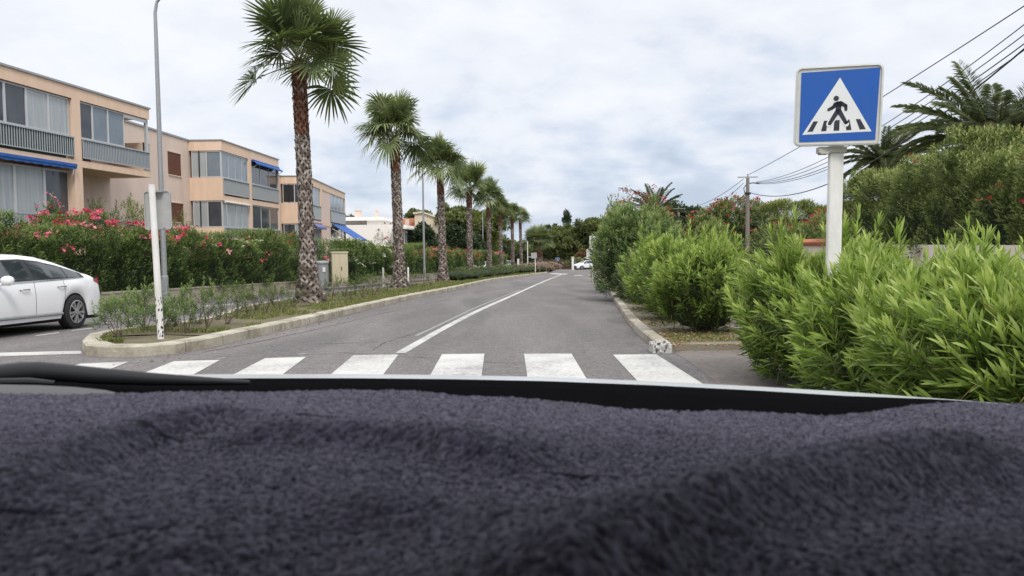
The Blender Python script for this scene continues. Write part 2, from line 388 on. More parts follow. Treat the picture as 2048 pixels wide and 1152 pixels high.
g = Geo(); tipc = [p for p in med_outline(.2)]; k0 = max(i for i, p in enumerate(tipc) if p[1] > 14.5 and i > len(tipc) // 2)
poly = tipc[k0 + 1:] + [p for p in tipc[:12] if p[1] < 14.5]
cxy = (sum(p[0] for p in poly) / len(poly), sum(p[1] for p in poly) / len(poly))
ring = [(x, y, gz(y) + .118) for x, y in poly]; mid_ = [(cxy[0] * .5 + x * .5, cxy[1] * .5 + y * .5, gz(y * .5 + cxy[1] * .5) + .135) for x, y in poly]
g.sheet([ring + ring[:1], mid_ + mid_[:1], [(cxy[0], cxy[1], gz(cxy[1]) + .15)] * (len(ring) + 1)]); tag(g.build('soil', M_SOIL, fix=True), kind='structure')

# markings
g = Geo()
def mark(pts, dz=.005, var=.5): g.add([(p.x, p.y, gz(p.y) + dz) for p in pts], np.array([list(range(len(pts)))]), var)
st = [((-60,737),(95,729),(-20,775),(-260,780)), ((160,728),(258,724),(205,745),(60,760)), ((348,723),(440,720.5),(360,765),(228,770)), ((530,717),(612,714.5),(545,765),(432,768)),
      ((707,711),(797,709.5),(755,765),(640,768)), ((884,709),(969,708),(961,768),(850,770)), ((1048,708),(1143,708),(1180,770),(1057,770)), ((1226,710),(1312,709),(1440,790),(1300,790))]
for q in st: mark([G(*p) for p in q])
g2 = Geo()
def band(f, y0, y1, w, gg, dz=.005, st_=1.0):
    rows = [[(f(y) - w / 2, y, gz(y) + dz), (f(y) + w / 2, y, gz(y) + dz)] for y in ytab(y0, y1, st_)]; gg.sheet(rows)
band(CL, G(800, 707).y, G(1128, 547.5).y, .15, g)
mark([G(1100,546.5), G(1137,547.5), G(1128,549.5), G(1102,548)])
mark([G(-80,708), G(163,702), G(163,708), G(-80,716)])
mark([G(430,628), G(560,607), G(560,609), G(430,633)])
mark([G(640,600), G(760,588), G(760,590), G(640,603)])
for q in (((72,671),(118,665),(118,666.5),(72,672.5)), ((143,661),(184,656),(184,657.5),(143,662.5)), ((190,612.5),(300,603),(300,604.2),(190,614)), ((405,612),(470,607),(470,608.5),(405,613.5)), ((1150,550.5),(1166,550.5),(1164,551.5),(1147,551.5)), ((1175,549.5),(1186,549.5),(1190,550.5),(1178,550.5))): mark([G(*p) for p in q])
tag(g.build('road_marking', M_PAINT), kind='structure')
CLO = catmull(smoothline([(868,655),(955,614),(1035,582),(1085,562)]))
band(CLO, G(830,672).y, G(1040,580).y, .07, g2, .004); mk = g2
for q in (((430,717),(448,715),(452,716.5),(436,718.5)), ((592,708),(610,707),(616,708.5),(600,710))): mk.add([(p.x, p.y, gz(p.y) + .004) for p in (G(*c) for c in q)], np.array([[0,1,2,3]]))
tag(g2.build('road_marking', M_FAINT), kind='structure')
g = Geo()   # seams and cracks in the asphalt
def crack(px, w, seed):
    r_ = random.Random(seed); pts = [G(*p) for p in px]; L_ = []
    for a_, b_ in zip(pts, pts[1:]):
        k = max(2, int((b_ - a_).length / .25))
        for i in range(k): p = a_.lerp(b_, i / k); L_.append(p + Vector((r_.uniform(-.02, .02), r_.uniform(-.03, .03), 0)))
    L_.append(pts[-1]); rows = []
    for i, p in enumerate(L_):
        d = (L_[min(i+1, len(L_)-1)] - L_[max(0, i-1)]).normalized(); s_ = Vector((-d.y, d.x, 0)) * w * r_.uniform(.4, 1.2)
        rows.append([(p.x - s_.x, p.y - s_.y, gz(p.y) + .003), (p.x + s_.x, p.y + s_.y, gz(p.y) + .003)])
    g.sheet(rows)
crack([(640,688),(772,684),(745,700)], .012, 1); crack([(400,706),(520,683),(620,662),(760,628),(900,598)], .014, 2)
crack([(560,712),(690,706),(1010,726),(1140,727)], .008, 3); crack([(780,682),(880,650)], .01, 4)
tag(g.build('road_marking', mat('tar_seam', (.055, .05, .05), .8)), kind='structure')

# ------------------------------------------------------------------ foliage builders
UP = np.array([0, 0, 1.0])
def leaves(g, Pn, D, S, Ln, W, droop, var, mi=0, simple=False):
    n = len(Pn); Ln = np.broadcast_to(Ln, (n,))[:, None]; W = np.broadcast_to(W, (n,))[:, None]; dr = np.broadcast_to(droop, (n,))[:, None]
    pt = lambda t: Pn + D * Ln * t - UP * dr * Ln * t * t
    if simple:
        v = np.stack([pt(0), pt(.45) + S * W, pt(1.0), pt(.45) - S * W], 1); q = np.arange(n)[:, None] * 4 + np.array([0, 1, 2, 3])
        g.add(v.reshape(-1, 3), q, np.repeat(var, 4), mi); return
    v = np.stack([pt(0), pt(.3) + S * W, pt(.3) - S * W, pt(.68) + S * W * .75, pt(.68) - S * W * .75, pt(1.0)], 1)
    b = np.arange(n)[:, None] * 6
    g.add(v.reshape(-1, 3), [b + np.array([0, 1, 2]), b + np.array([3, 5, 4]), b + np.array([1, 3, 4, 2])], np.repeat(var, 6), mi)
def shoots(g, rs, Pn, D, SL, nl, leafL, leafW, s0=70, s1=18, droop=.15, v0=.15, v1=.75, simple=False, vbase=None):
    n = len(Pn); D = nrm(D)
    A = nrm(np.cross(D, UP + rs.normal(0, .05, (n, 3)))); B = np.cross(D, A)
    t = np.linspace(.12, 1, nl)[None, :] + rs.normal(0, .03, (n, nl))
    SLb = np.broadcast_to(SL, (n,))[:, None]
    base = Pn[:, None] + D[:, None] * (SLb * t)[..., None]
    az = np.arange(nl)[None] * 2.0944 + (np.arange(nl) // 3)[None] * 1.05 + rs.uniform(0, 6.28, (n, 1)) + rs.normal(0, .2, (n, nl))
    rad = A[:, None] * np.cos(az)[..., None] + B[:, None] * np.sin(az)[..., None]
    ang = np.radians(s0 + (s1 - s0) * t ** 1.5 + rs.normal(0, 9, (n, nl)))[..., None]
    d = D[:, None] * np.cos(ang) + rad * np.sin(ang)
    side = nrm(np.cross(np.broadcast_to(D[:, None], d.shape), d))
    lL = leafL * rs.uniform(.7, 1.12, (n, nl)) * (1 - .35 * np.clip(t, 0, 1) ** 3)
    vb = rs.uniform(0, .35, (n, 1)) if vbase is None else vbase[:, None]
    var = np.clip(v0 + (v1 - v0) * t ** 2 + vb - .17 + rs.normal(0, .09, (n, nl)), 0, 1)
    k = n * nl
    leaves(g, base.reshape(k, 3), d.reshape(k, 3), side.reshape(k, 3), lL.ravel(), (leafW * .5 * rs.uniform(.8, 1.15, k)), droop * rs.uniform(.3, 1.6, k), var.ravel(), simple=simple)
def blossoms(g, rs, C, r, npet, size, var=None):
    n = len(C); d = nrm(rs.normal(0, 1, (n, npet, 3))); d[..., 2] = np.abs(d[..., 2]) * .9
    p = C[:, None] + d * r * rs.uniform(.3, 1, (n, npet, 1)); dd = nrm(d + rs.normal(0, .5, d.shape)); s_ = nrm(np.cross(dd, rs.normal(0, 1, d.shape)))
    k = n * npet; vv = np.repeat(rs.uniform(0, 1, n) if var is None else var, npet)
    leaves(g, p.reshape(k, 3) , dd.reshape(k, 3), s_.reshape(k, 3), size, size * .42, .2, np.clip(vv + rs.normal(0, .12, k), 0, 1), simple=True)

OL_NEAR = leafmat('oleander_near', [(.055,.078,.026), (.145,.21,.048), (.26,.355,.088), (.43,.50,.18)], .36, .5)
OL_MID = leafmat('oleander_mid', [(.045,.07,.026), (.095,.15,.05), (.165,.235,.085), (.31,.36,.17)], .30, .5)
OL_FAR = leafmat('oleander_far', [(.045,.064,.026), (.11,.145,.048), (.195,.235,.082), (.31,.34,.14)], .25, .55)
OL_LEFT = leafmat('oleander_left', [(.026,.044,.018), (.06,.098,.03), (.13,.185,.052), (.24,.30,.11)], .25, .55)
OL_GREY = leafmat('oleander_grey', [(.05,.06,.035), (.10,.13,.06), (.17,.20,.11), (.36,.33,.24)], .22, .6)
PINE = leafmat('pine_green', [(.055,.07,.028), (.10,.125,.045), (.155,.18,.065), (.21,.235,.095)], .18, .6)
PINE_Y = leafmat('pine_yellow', [(.06,.08,.022), (.11,.14,.035), (.17,.20,.05), (.24,.26,.075)], .2, .6)
PINE_D = leafmat('conifer_dark', [(.020,.034,.020), (.038,.058,.032), (.06,.085,.043), (.09,.115,.055)], .12, .6)
RUSTY = leafmat('rusty_leaf', [(.10,.06,.035), (.17,.11,.06), (.24,.16,.09), (.32,.22,.13)], .2, .7)
BLUSH = leafmat('dry_blossom', [(.20,.13,.10), (.36,.24,.20), (.46,.34,.28), (.56,.45,.38)], .1, .7)
FL_PINK = leafmat('pink_flower', [(.46,.04,.09), (.62,.08,.17), (.72,.17,.26), (.78,.36,.40)], .25, .6)
FL_RED = leafmat('red_flower', [(.22,.03,.025), (.36,.035,.045), (.46,.06,.075), (.42,.16,.09)], .25, .6)
FL_WHITE = leafmat('white_flower', [(.60,.58,.52), (.80,.79,.74)], .2, .6)
DEAD = leafmat('dead_oleander_leaf', [(.10,.07,.03), (.24,.19,.07), (.38,.33,.12)], .2, .7)
M_TWIG = mat('twig', (.21, .17, .13), .9, (.08, .06, .045), 9, 1)
M_CORE = mat('shade_core', (.03, .045, .018), .95, (.014, .022, .01), 6, 1, 1.0, 9)  # dark filler added inside plants, its colour stands in for shaded depth

def bush(label, c, rx, ry, h, n, leafL=.13, leafW=.022, m_=OL_NEAR, seed=1, shootL=.32, nl=16, low=.12, lump=.22, flowers=None, cat='oleander bush',
         name='oleander_bush', group=None, inner=.5, twigs=70, s0=68, s1=16, upw=.9, simple=False, v=(.1, .8), narrow=.55, droop=.14, core=True):
    rs = np.random.RandomState(seed); c = np.array(c, float)
    root = empty(name, c, label, cat, group=group)
    def surf(k, f):
        th = rs.uniform(0, 2 * np.pi, k); u = rs.uniform(0, 1, k) ** .8; z = low + (1 - low) * (1 - (1 - u) ** 1.5)
        prof = np.where(z < .55, narrow + (1 - narrow) * np.sin(np.clip(z / .55, 0, 1) * np.pi / 2), np.sqrt(np.clip(1 - ((z - .55) / .48) ** 2, .02, 1)))
        lm = 1 + lump * (vn(th * 2.3 + seed, z * 4 + seed * 3) - .5) * 2 + .1 * (vn(th * 6, z * 9 + seed) - .5) * 2
        rad = prof * lm * f
        zt = z * h * (1 + .16 * (vn(np.cos(th) * 3 + seed, np.sin(th) * 3) - .5) * 2 * (z > .6))
        p = np.stack([rx * rad * np.cos(th), ry * rad * np.sin(th), zt * (.25 + .75 * f if np.isscalar(f) else 1)], 1)
        o_ = np.stack([np.cos(th) * (prof * .9), np.sin(th) * (prof * .9), (z - .35) * 1.3], 1)
        return p, o_
    g = Geo()
    p, o_ = surf(n, 1.0); d = nrm(o_ * .9 + UP * upw * .6 + rs.normal(0, .28, (n, 3)))
    sl = shootL * rs.uniform(.6, 1.25, n)
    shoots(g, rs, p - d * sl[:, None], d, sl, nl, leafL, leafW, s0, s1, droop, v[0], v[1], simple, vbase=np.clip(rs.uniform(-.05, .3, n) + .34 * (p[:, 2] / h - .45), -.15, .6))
    if not simple:
        k = max(6, n // 14); qi = rs.choice(n, k); ld = nrm(d[qi] * .6 + UP * 1.0 + rs.normal(0, .12, (k, 3))); ok = p[qi, 2] > h * .45
        if ok.any(): shoots(g, rs, p[qi][ok], ld[ok], shootL * rs.uniform(.5, 1.0, ok.sum()), nl - 3, leafL, leafW, s0 - 15, s1 - 4, droop, .35, .95, simple)
    k = int(n * inner)
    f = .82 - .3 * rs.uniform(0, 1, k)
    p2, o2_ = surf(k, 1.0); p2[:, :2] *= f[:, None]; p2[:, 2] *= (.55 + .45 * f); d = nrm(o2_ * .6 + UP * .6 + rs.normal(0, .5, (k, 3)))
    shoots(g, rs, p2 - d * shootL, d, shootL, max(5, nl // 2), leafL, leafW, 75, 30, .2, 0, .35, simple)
    if not simple and leafL > .12:
        k = n // 3; q_ = p[rs.randint(0, n, k)] * rs.uniform(.72, 1.0, (k, 1)); dd = nrm(rs.normal(0, 1, (k, 3)) - UP * .5)
        leaves(g, q_, dd, nrm(np.cross(dd, rs.normal(0, 1, (k, 3)))), leafL * rs.uniform(.5, .9, k), leafW * .4, .2, rs.rand(k), mi=1)
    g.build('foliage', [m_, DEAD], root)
    if twigs:
        g = Geo()
        for i in range(twigs):
            th = rs.uniform(0, 6.28); q = p[rs.randint(0, n)] * rs.uniform(.75, .97)
            b_ = np.array([math.cos(th) * rx * .16 * rs.rand(), math.sin(th) * ry * .16 * rs.rand(), 0])
            m1 = b_ * .5 + q * .5 + np.array([0, 0, .12 * h]) * rs.uniform(-.6, .8); r_ = .014 * rs.uniform(.6, 1.3) * max(.6, h / 1.5)
            g.tube([b_, b_ * .8 + m1 * .2, m1, q], [r_, r_ * .9, r_ * .6, r_ * .25], 5)
        g.build('stem', M_TWIG, root)
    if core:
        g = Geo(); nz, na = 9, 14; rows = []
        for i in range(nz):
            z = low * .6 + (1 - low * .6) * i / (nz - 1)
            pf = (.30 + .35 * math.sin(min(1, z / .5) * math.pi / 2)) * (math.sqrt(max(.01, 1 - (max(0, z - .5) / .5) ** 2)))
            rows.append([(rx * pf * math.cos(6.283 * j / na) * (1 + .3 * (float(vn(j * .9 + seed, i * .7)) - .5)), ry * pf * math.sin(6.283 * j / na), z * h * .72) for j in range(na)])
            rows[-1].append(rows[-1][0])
        g.sheet(rows); g.build('dark_core', M_CORE, root, smooth=True)  # added opaque core, inner shade put into its dark colour
    if flowers:
        fm, nf, fs, zmin = flowers; g = Geo()
        q, o_ = surf(nf * 4, 1.02); q = q[q[:, 2] > zmin * h][:nf]
        if len(q): blossoms(g, rs, q + nrm(q) * .05, fs, 9, fs * .75); g.build('blossoms', fm, root)
    return root

def hedge(label, p0, p1, depth, hf, zb, dens, leafL, leafW, m_, seed, shootL=.38, nl=10, flowers=None, lump=.4, cat='oleander hedge', name='oleander_hedge', group=None, simple=False, droop=.15, side=1, zg=None):
    """a clipped-by-nature row from p0 to p1 (xy), front face on the side `side` of the line"""
    rs = np.random.RandomState(seed); p0 = np.array(p0[:2], float); p1 = np.array(p1[:2], float)
    Ld = np.linalg.norm(p1 - p0); t = (p1 - p0) / Ld; nn = np.array([t[1], -t[0]]) * side   # outward front normal
    z0 = gz(p0[1]) if zg is None else zg
    root = empty(name, (p0[0], p0[1], z0), label, cat, group=group)
    hfun = hf if callable(hf) else (lambda s_: hf + 0 * s_)
    def sample(k, inset=0, fill=.24):
        s_ = rs.uniform(0, Ld, k); h = hfun(s_)
        per = 1.35 * h.mean() + depth; u = rs.uniform(0, per + depth * .6, k)
        off = np.zeros(k); z = np.zeros(k); od = np.zeros(k); uz = np.zeros(k)
        hm = h.mean()
        a1 = u < hm; a2 = (u >= hm) & (u < hm + depth * 1.6); a3 = ~(a1 | a2)
        z[a1] = u[a1] / hm * h[a1]; off[a1] = 0; od[a1] = 1; uz[a1] = .35
        off[a2] = -(u[a2] - hm) / 1.6; z[a2] = h[a2]; uz[a2] = 1; od[a2] = 0
        z[a3] = (u[a3] - hm - 1.6 * depth) / (.35 * hm) * h[a3]; off[a3] = -depth; od[a3] = -1; uz[a3] = .35
        a4 = rs.rand(k) < fill; z[a4] = rs.uniform(.5, .97, a4.sum()) * h[a4]; off[a4] = -rs.uniform(.1, .9, a4.sum()) * depth; od[a4] = 0; uz[a4] = .3; a1 &= ~a4; a3 &= ~a4
        z = np.clip(z, 0, None)
        rnd = np.clip((z / h - .8) / .2, 0, 1); off = off - np.where(a1, rnd ** 2 * .25, 0) + np.where(a3, rnd ** 2 * .25, 0)
        lm = lump * (vn(s_ * .8 + seed, z * 1.1 + seed) - .5) * 2 + lump * .5 * (vn(s_ * 2.3, z * 2.6 + seed) - .5) * 2
        off += lm * od; z = z + lm * uz * (z > h * .6)
        p = np.empty((k, 3)); xy = p0 + t * s_[:, None] + nn * (off - inset * od)[:, None]
        p[:, :2] = xy; p[:, 2] = np.array([gz(y) for y in xy[:, 1]]) + zb + z if zg is None else zg + zb + z
        o_ = np.empty((k, 3)); o_[:, :2] = nn * od[:, None] + t * rs.normal(0, .25, (k, 1)); o_[:, 2] = uz
        return p, o_, z / h
    hm = float(np.mean(hfun(np.linspace(0, Ld, 20)))); n = int(dens * 2.2 * Ld * (1.35 * hm + depth * 1.6)); O = np.array([p0[0], p0[1], z0])
    g = Geo(); p, o_, zr = sample(n); d = nrm(o_ * .8 + UP * .65 + rs.normal(0, .3, (n, 3))); sl = shootL * rs.uniform(.6, 1.3, n)
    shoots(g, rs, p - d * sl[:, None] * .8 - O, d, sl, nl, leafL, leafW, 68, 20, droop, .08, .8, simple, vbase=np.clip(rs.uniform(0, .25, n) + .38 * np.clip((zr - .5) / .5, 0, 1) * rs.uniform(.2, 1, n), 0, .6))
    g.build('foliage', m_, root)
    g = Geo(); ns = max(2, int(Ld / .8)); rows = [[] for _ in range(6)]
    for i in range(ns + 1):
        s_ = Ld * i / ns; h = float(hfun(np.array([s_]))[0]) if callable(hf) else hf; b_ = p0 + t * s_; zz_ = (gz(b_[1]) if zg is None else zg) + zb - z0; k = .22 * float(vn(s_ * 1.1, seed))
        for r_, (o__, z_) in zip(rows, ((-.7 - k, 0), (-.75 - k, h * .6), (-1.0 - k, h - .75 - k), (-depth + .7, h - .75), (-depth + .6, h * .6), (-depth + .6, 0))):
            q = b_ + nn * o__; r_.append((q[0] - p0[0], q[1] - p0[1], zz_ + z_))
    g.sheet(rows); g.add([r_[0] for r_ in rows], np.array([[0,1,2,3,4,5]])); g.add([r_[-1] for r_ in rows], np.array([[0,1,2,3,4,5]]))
    g.build('dark_core', M_CORE, root, smooth=True)  # added dark core blocks the view through, painted as shade
    for fm, nf, fs, zmin, s_a, s_b in (flowers or []):
        g = Geo(); q, o_, zr = sample(nf * 30, fill=0); ss = (q[:, :2] - p0) @ t; front = (zr > zmin) & (ss > s_a) & (ss < s_b) & (vn(ss * .9 + seed, zr * 4) + .25 * vn(ss * 3.1, zr * 9) > (.68 if zmin < .8 else .55))
        q = q[front][:nf]; o_ = nrm(o_[front][:nf] + UP * .3)
        if len(q): blossoms(g, rs, q + o_ * .12 - O, fs, 9, fs * .8); g.build('blossoms', fm, root)
    return root

def tree(label, c, crown, n_clump, per, leaf, m_, seed, trunk_h, tr=.2, name='pine_tree', cat='pine tree', flat=1.0, group=None, spike=.3, limbs=5, clr=.3):
    """crown = list of (dx, dy, dz, rx, ry, rz) lobes relative to the foot"""
    rs = np.random.RandomState(seed); c = np.array(c, float)
    root = empty(name, c, label, cat, group=group); g = Geo(); W_ = np.array([l[3] * l[5] for l in crown]); W_ = W_ / W_.sum()
    for i in range(n_clump):
        l = crown[rs.choice(len(crown), p=W_)]
        u = nrm(rs.normal(0, 1, 3)); u[2] = abs(u[2]) * 1.0 if rs.rand() < .7 else u[2]; f = rs.uniform(.45, 1.02)
        cc = np.array(l[:3]) + u * np.array(l[3:]) * f; r_ = clr * (l[3] * l[5]) ** .5 * rs.uniform(.55, 1.15)
        d = nrm(rs.normal(0, 1, (per, 3))); d[:, 2] = d[:, 2] * .8 + .25
        p = cc + d * np.array([r_, r_, r_ * flat]) * rs.uniform(.5, 1.05, (per, 1))
        dd = nrm(d + UP * .5 + rs.normal(0, .45, (per, 3))); s_ = nrm(np.cross(dd, rs.normal(0, 1, (per, 3))))
        leaves(g, p, dd, s_, leaf * rs.uniform(.6, 1.5, per), leaf * spike * rs.uniform(.7, 1.3, per), .05, np.clip(rs.uniform(.1, .8) + rs.normal(0, .15, per), 0, 1), simple=True)
    g.build('crown', m_, root)
    g = Geo(); top = np.array([rs.normal(0, .15), rs.normal(0, .15), trunk_h]); g.tube([(0, 0, -.2), top * .5 + np.array([.1, 0, 0]), top], [tr * 1.25, tr, tr * .7], 8)
    for i in range(limbs):
        l = crown[i % len(crown)]; e_ = np.array(l[:3]) + rs.normal(0, .25, 3) * np.array(l[3:]); s_ = top * rs.uniform(.6, 1)
        g.tube([s_, s_ * .4 + e_ * .6 + np.array([0, 0, -.2]), e_], [tr * .55, tr * .35, tr * .1], 6)
    g.build('trunk', M_TWIG, root)
    return root

# ------------------------------------------------------------------ palms
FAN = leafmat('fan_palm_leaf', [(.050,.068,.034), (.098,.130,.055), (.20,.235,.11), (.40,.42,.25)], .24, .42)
FEATHER = leafmat('date_palm_leaf', [(.055,.068,.036), (.11,.135,.062), (.18,.21,.10), (.31,.33,.18)], .2, .4)
BOOT = barkmat('palm_boots', [(.05,.038,.032), (.15,.118,.10), (.33,.28,.245), (.56,.50,.46)])
FIBRE = barkmat('palm_fibre', [(.06,.03,.02), (.13,.06,.038), (.20,.10,.065), (.30,.18,.12)])
PETI = mat('petiole', (.20, .24, .09), .5, (.13, .15, .05), 4, 1)

def fan_leaf(g, gp, rs, base, az, el, plen, R, sag, vb, nseg=30, tipdroop=.35):
    h = np.array([math.cos(az), math.sin(az), 0]); pts = []; p = np.array(base, float); e_ = el
    for k in range(5):
        pts.append(p.copy()); d = h * math.cos(e_) + UP * math.sin(e_); p = p + d * plen / 4; e_ -= sag / 4
    gp.tube(pts, [.022, .018, .015, .013, .011], 5)
    hub = pts[-1]; e2 = e_ - sag * .5; D = h * math.cos(e2) + UP * math.sin(e2); S = np.array([-math.sin(az), math.cos(az), 0]); tw = rs.normal(0, .55)
    Nn = np.cross(S, D) * -1; Nn = Nn if Nn[2] > 0 or abs(e2) > 1.2 else -Nn; S, Nn = S * math.cos(tw) + Nn * math.sin(tw), Nn * math.cos(tw) - S * math.sin(tw)
    a_ = np.radians(np.linspace(-128, 128, nseg)) + rs.normal(0, .02, nseg); da = math.radians(256 / nseg)
    Rl = R * (.80 + .2 * np.cos(a_ / 2)) * rs.uniform(.9, 1.06, nseg)
    dirs = np.cos(a_)[:, None] * D + np.sin(a_)[:, None] * S + Nn * (.22 * np.abs(np.sin(a_)))[:, None]; dirs = nrm(dirs)
    lat = nrm(np.cross(Nn, dirs)); fr = [.04, .44, .66, .84, 1.0]; wd = [.006, .42 * math.tan(da / 2) * 1.15, .40 * math.tan(da / 2), .021, .002]
    td = tipdroop * rs.uniform(.4, 1.6, nseg); V_ = []
    for f_, w_ in zip(fr, wd):
        c_ = hub + dirs * (Rl * f_)[:, None] + Nn * ((-1.0) ** np.arange(nseg) * .008)[:, None]
        dd = np.clip(f_ - .38, 0, 1); c_ = c_ - UP * (td * R * dd ** 1.7 * 2.2)[:, None]
        ww = w_ * R if w_ > .03 or f_ in (.44, .66) else w_
        V_ += [c_ + lat * ww, c_ - lat * ww]
    V_ = np.stack(V_, 1); b_ = np.arange(nseg)[:, None] * 10
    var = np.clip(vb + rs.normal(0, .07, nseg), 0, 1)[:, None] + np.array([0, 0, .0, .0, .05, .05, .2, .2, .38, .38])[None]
    g.add(V_.reshape(-1, 3), [b_ + np.array([2*k, 2*k+1, 2*k+3, 2*k+2]) for k in range(4)], np.clip(var, 0, 1).ravel())

def fan_palm(label, c, top, seed, trunk_r=.2, base_r=.36, ncr=34, R=.92, plen=.95, boots=1.0, group=None, red=.22, spiky=0, upright=0):
    rs = np.random.RandomState(seed); c = np.array(c, float); top = np.array(top, float) - c; H = top[2]
    root = empty('fan_palm', c, label, 'palm tree', group=group)
    ctr = lambda z: np.array([top[0] * (z / H) ** 1.3, top[1] * (z / H) ** 1.3, z])
    rad = lambda z: trunk_r * (1 + .18 * math.exp(-z / .9)) + (base_r - trunk_r) * math.exp(-(z / .55)) - .03 * trunk_r * z / H
    g = Geo(); g.tube([ctr(H * i / 24) - np.array([0, 0, .1 if i == 0 else 0]) for i in range(25)], [rad(H * i / 24) * .93 for i in range(25)], 14, var=.12)
    rows = int(H / .10 * boots); nr = max(6, int(9 * boots)); V_ = []; A_ = []; Fq = []; V2 = []; A2 = []
    for i in range(rows):
        z = H * (i + .3) / rows; r_ = rad(z)
        for j in range(nr):
            th = 2 * math.pi * (j + (i % 2) * .5) / nr + rs.normal(0, .07); zj = z + rs.normal(0, .012)
            top_part = z > H * (1 - red)
            ht = rs.uniform(.14, .21); half = math.pi / nr * rs.uniform(.95, 1.3); out_ = rs.uniform(.012, .05) + (.02 if rs.rand() < .12 else 0)
            def pt(t_, zz_, rr_):
                cc = ctr(max(0, min(zz_, H))); return cc + np.array([math.cos(t_) * rr_, math.sin(t_) * rr_, zz_ - cc[2]])
            w_ = half * .42
            for s_ in (-1, 1):
                a0 = th + s_ * half * 1.25; a1 = th + s_ * half * .12
                q = [pt(a0 - w_, zj - ht * .55, r_ * 1.0), pt(a0 + w_, zj - ht * .55, r_ * 1.0), pt(a1 + w_ * .8, zj + ht * .5, r_ + out_), pt(a1 - w_ * .8, zj + ht * .5, r_ + out_)]
                mid = [pt((a0 + a1) / 2 - w_, zj - .01, r_ + .012 + out_ * .35), pt((a0 + a1) / 2 + w_, zj - .01, r_ + .012 + out_ * .35)]
                va = float(np.clip(rs.uniform(.25, 1.0) ** 1.1, 0, 1))
                tgt, ta = (V2, A2) if top_part and rs.rand() < .9 else (V_, A_)
                tgt += [q[0], q[1], mid[1], mid[0], q[2], q[3]]; ta += [va * .35, va * .35, va * .8, va * .8, va, va]
            if rs.rand() < .25 and not top_part:     # a broken stub standing off the trunk
                pa = pt(th, zj, r_ + .01); pb = pt(th + .1, zj, r_ + .01); pc = pt(th + rs.normal(0, .1), zj + .09, r_ + rs.uniform(.06, .10))
                V_ += [pa, pb, pc, pc, pa, pb]; A_ += [.3, .3, .8, .8, .3, .3]
    def put(gg, V__, A__, mi):
        if not V__: return
        b_ = np.arange(len(V__) // 6)[:, None] * 6; gg.add(np.array(V__), [b_ + np.array([0, 1, 2, 3]), b_ + np.array([3, 2, 4, 5])], np.array(A__), mi)
    put(g, V_, A_, 0); put(g, V2, A2, 1)
    g.tube([ctr(H * (1 - red * .95)), ctr(H * .985), ctr(H) + np.array([0, 0, .2])], [rad(H) * 1.0, rad(H) * 1.02, rad(H) * .55], 12, var=.3, mi=1)
    g.build('trunk', [BOOT, FIBRE], root)
    g = Geo(); gp = Geo()
    for k in range(ncr):
        f = k / (ncr - 1); az = k * 2.39996 + rs.normal(0, .4)
        el = math.radians(85 - 76 * f + rs.normal(0, 10) + upright * (1 - f) - (14 if f > .88 else 0)); pl = plen * (rs.uniform(.45, 1.0) + (.3 if f > .9 else 0))
        b_ = top + np.array([math.cos(az), math.sin(az), 0]) * trunk_r * .6 + np.array([0, 0, .60 * (1 - f) - .05])
        fan_leaf(g, gp, rs, b_, az, el, pl, R * rs.uniform(.78, 1.12), .06 + .30 * f, rs.uniform(.12, .62) + (.12 if f < .2 else 0), tipdroop=max(.04, .10 + .26 * f + spiky + rs.normal(0, .05)))
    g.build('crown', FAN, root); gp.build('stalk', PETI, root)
    return root

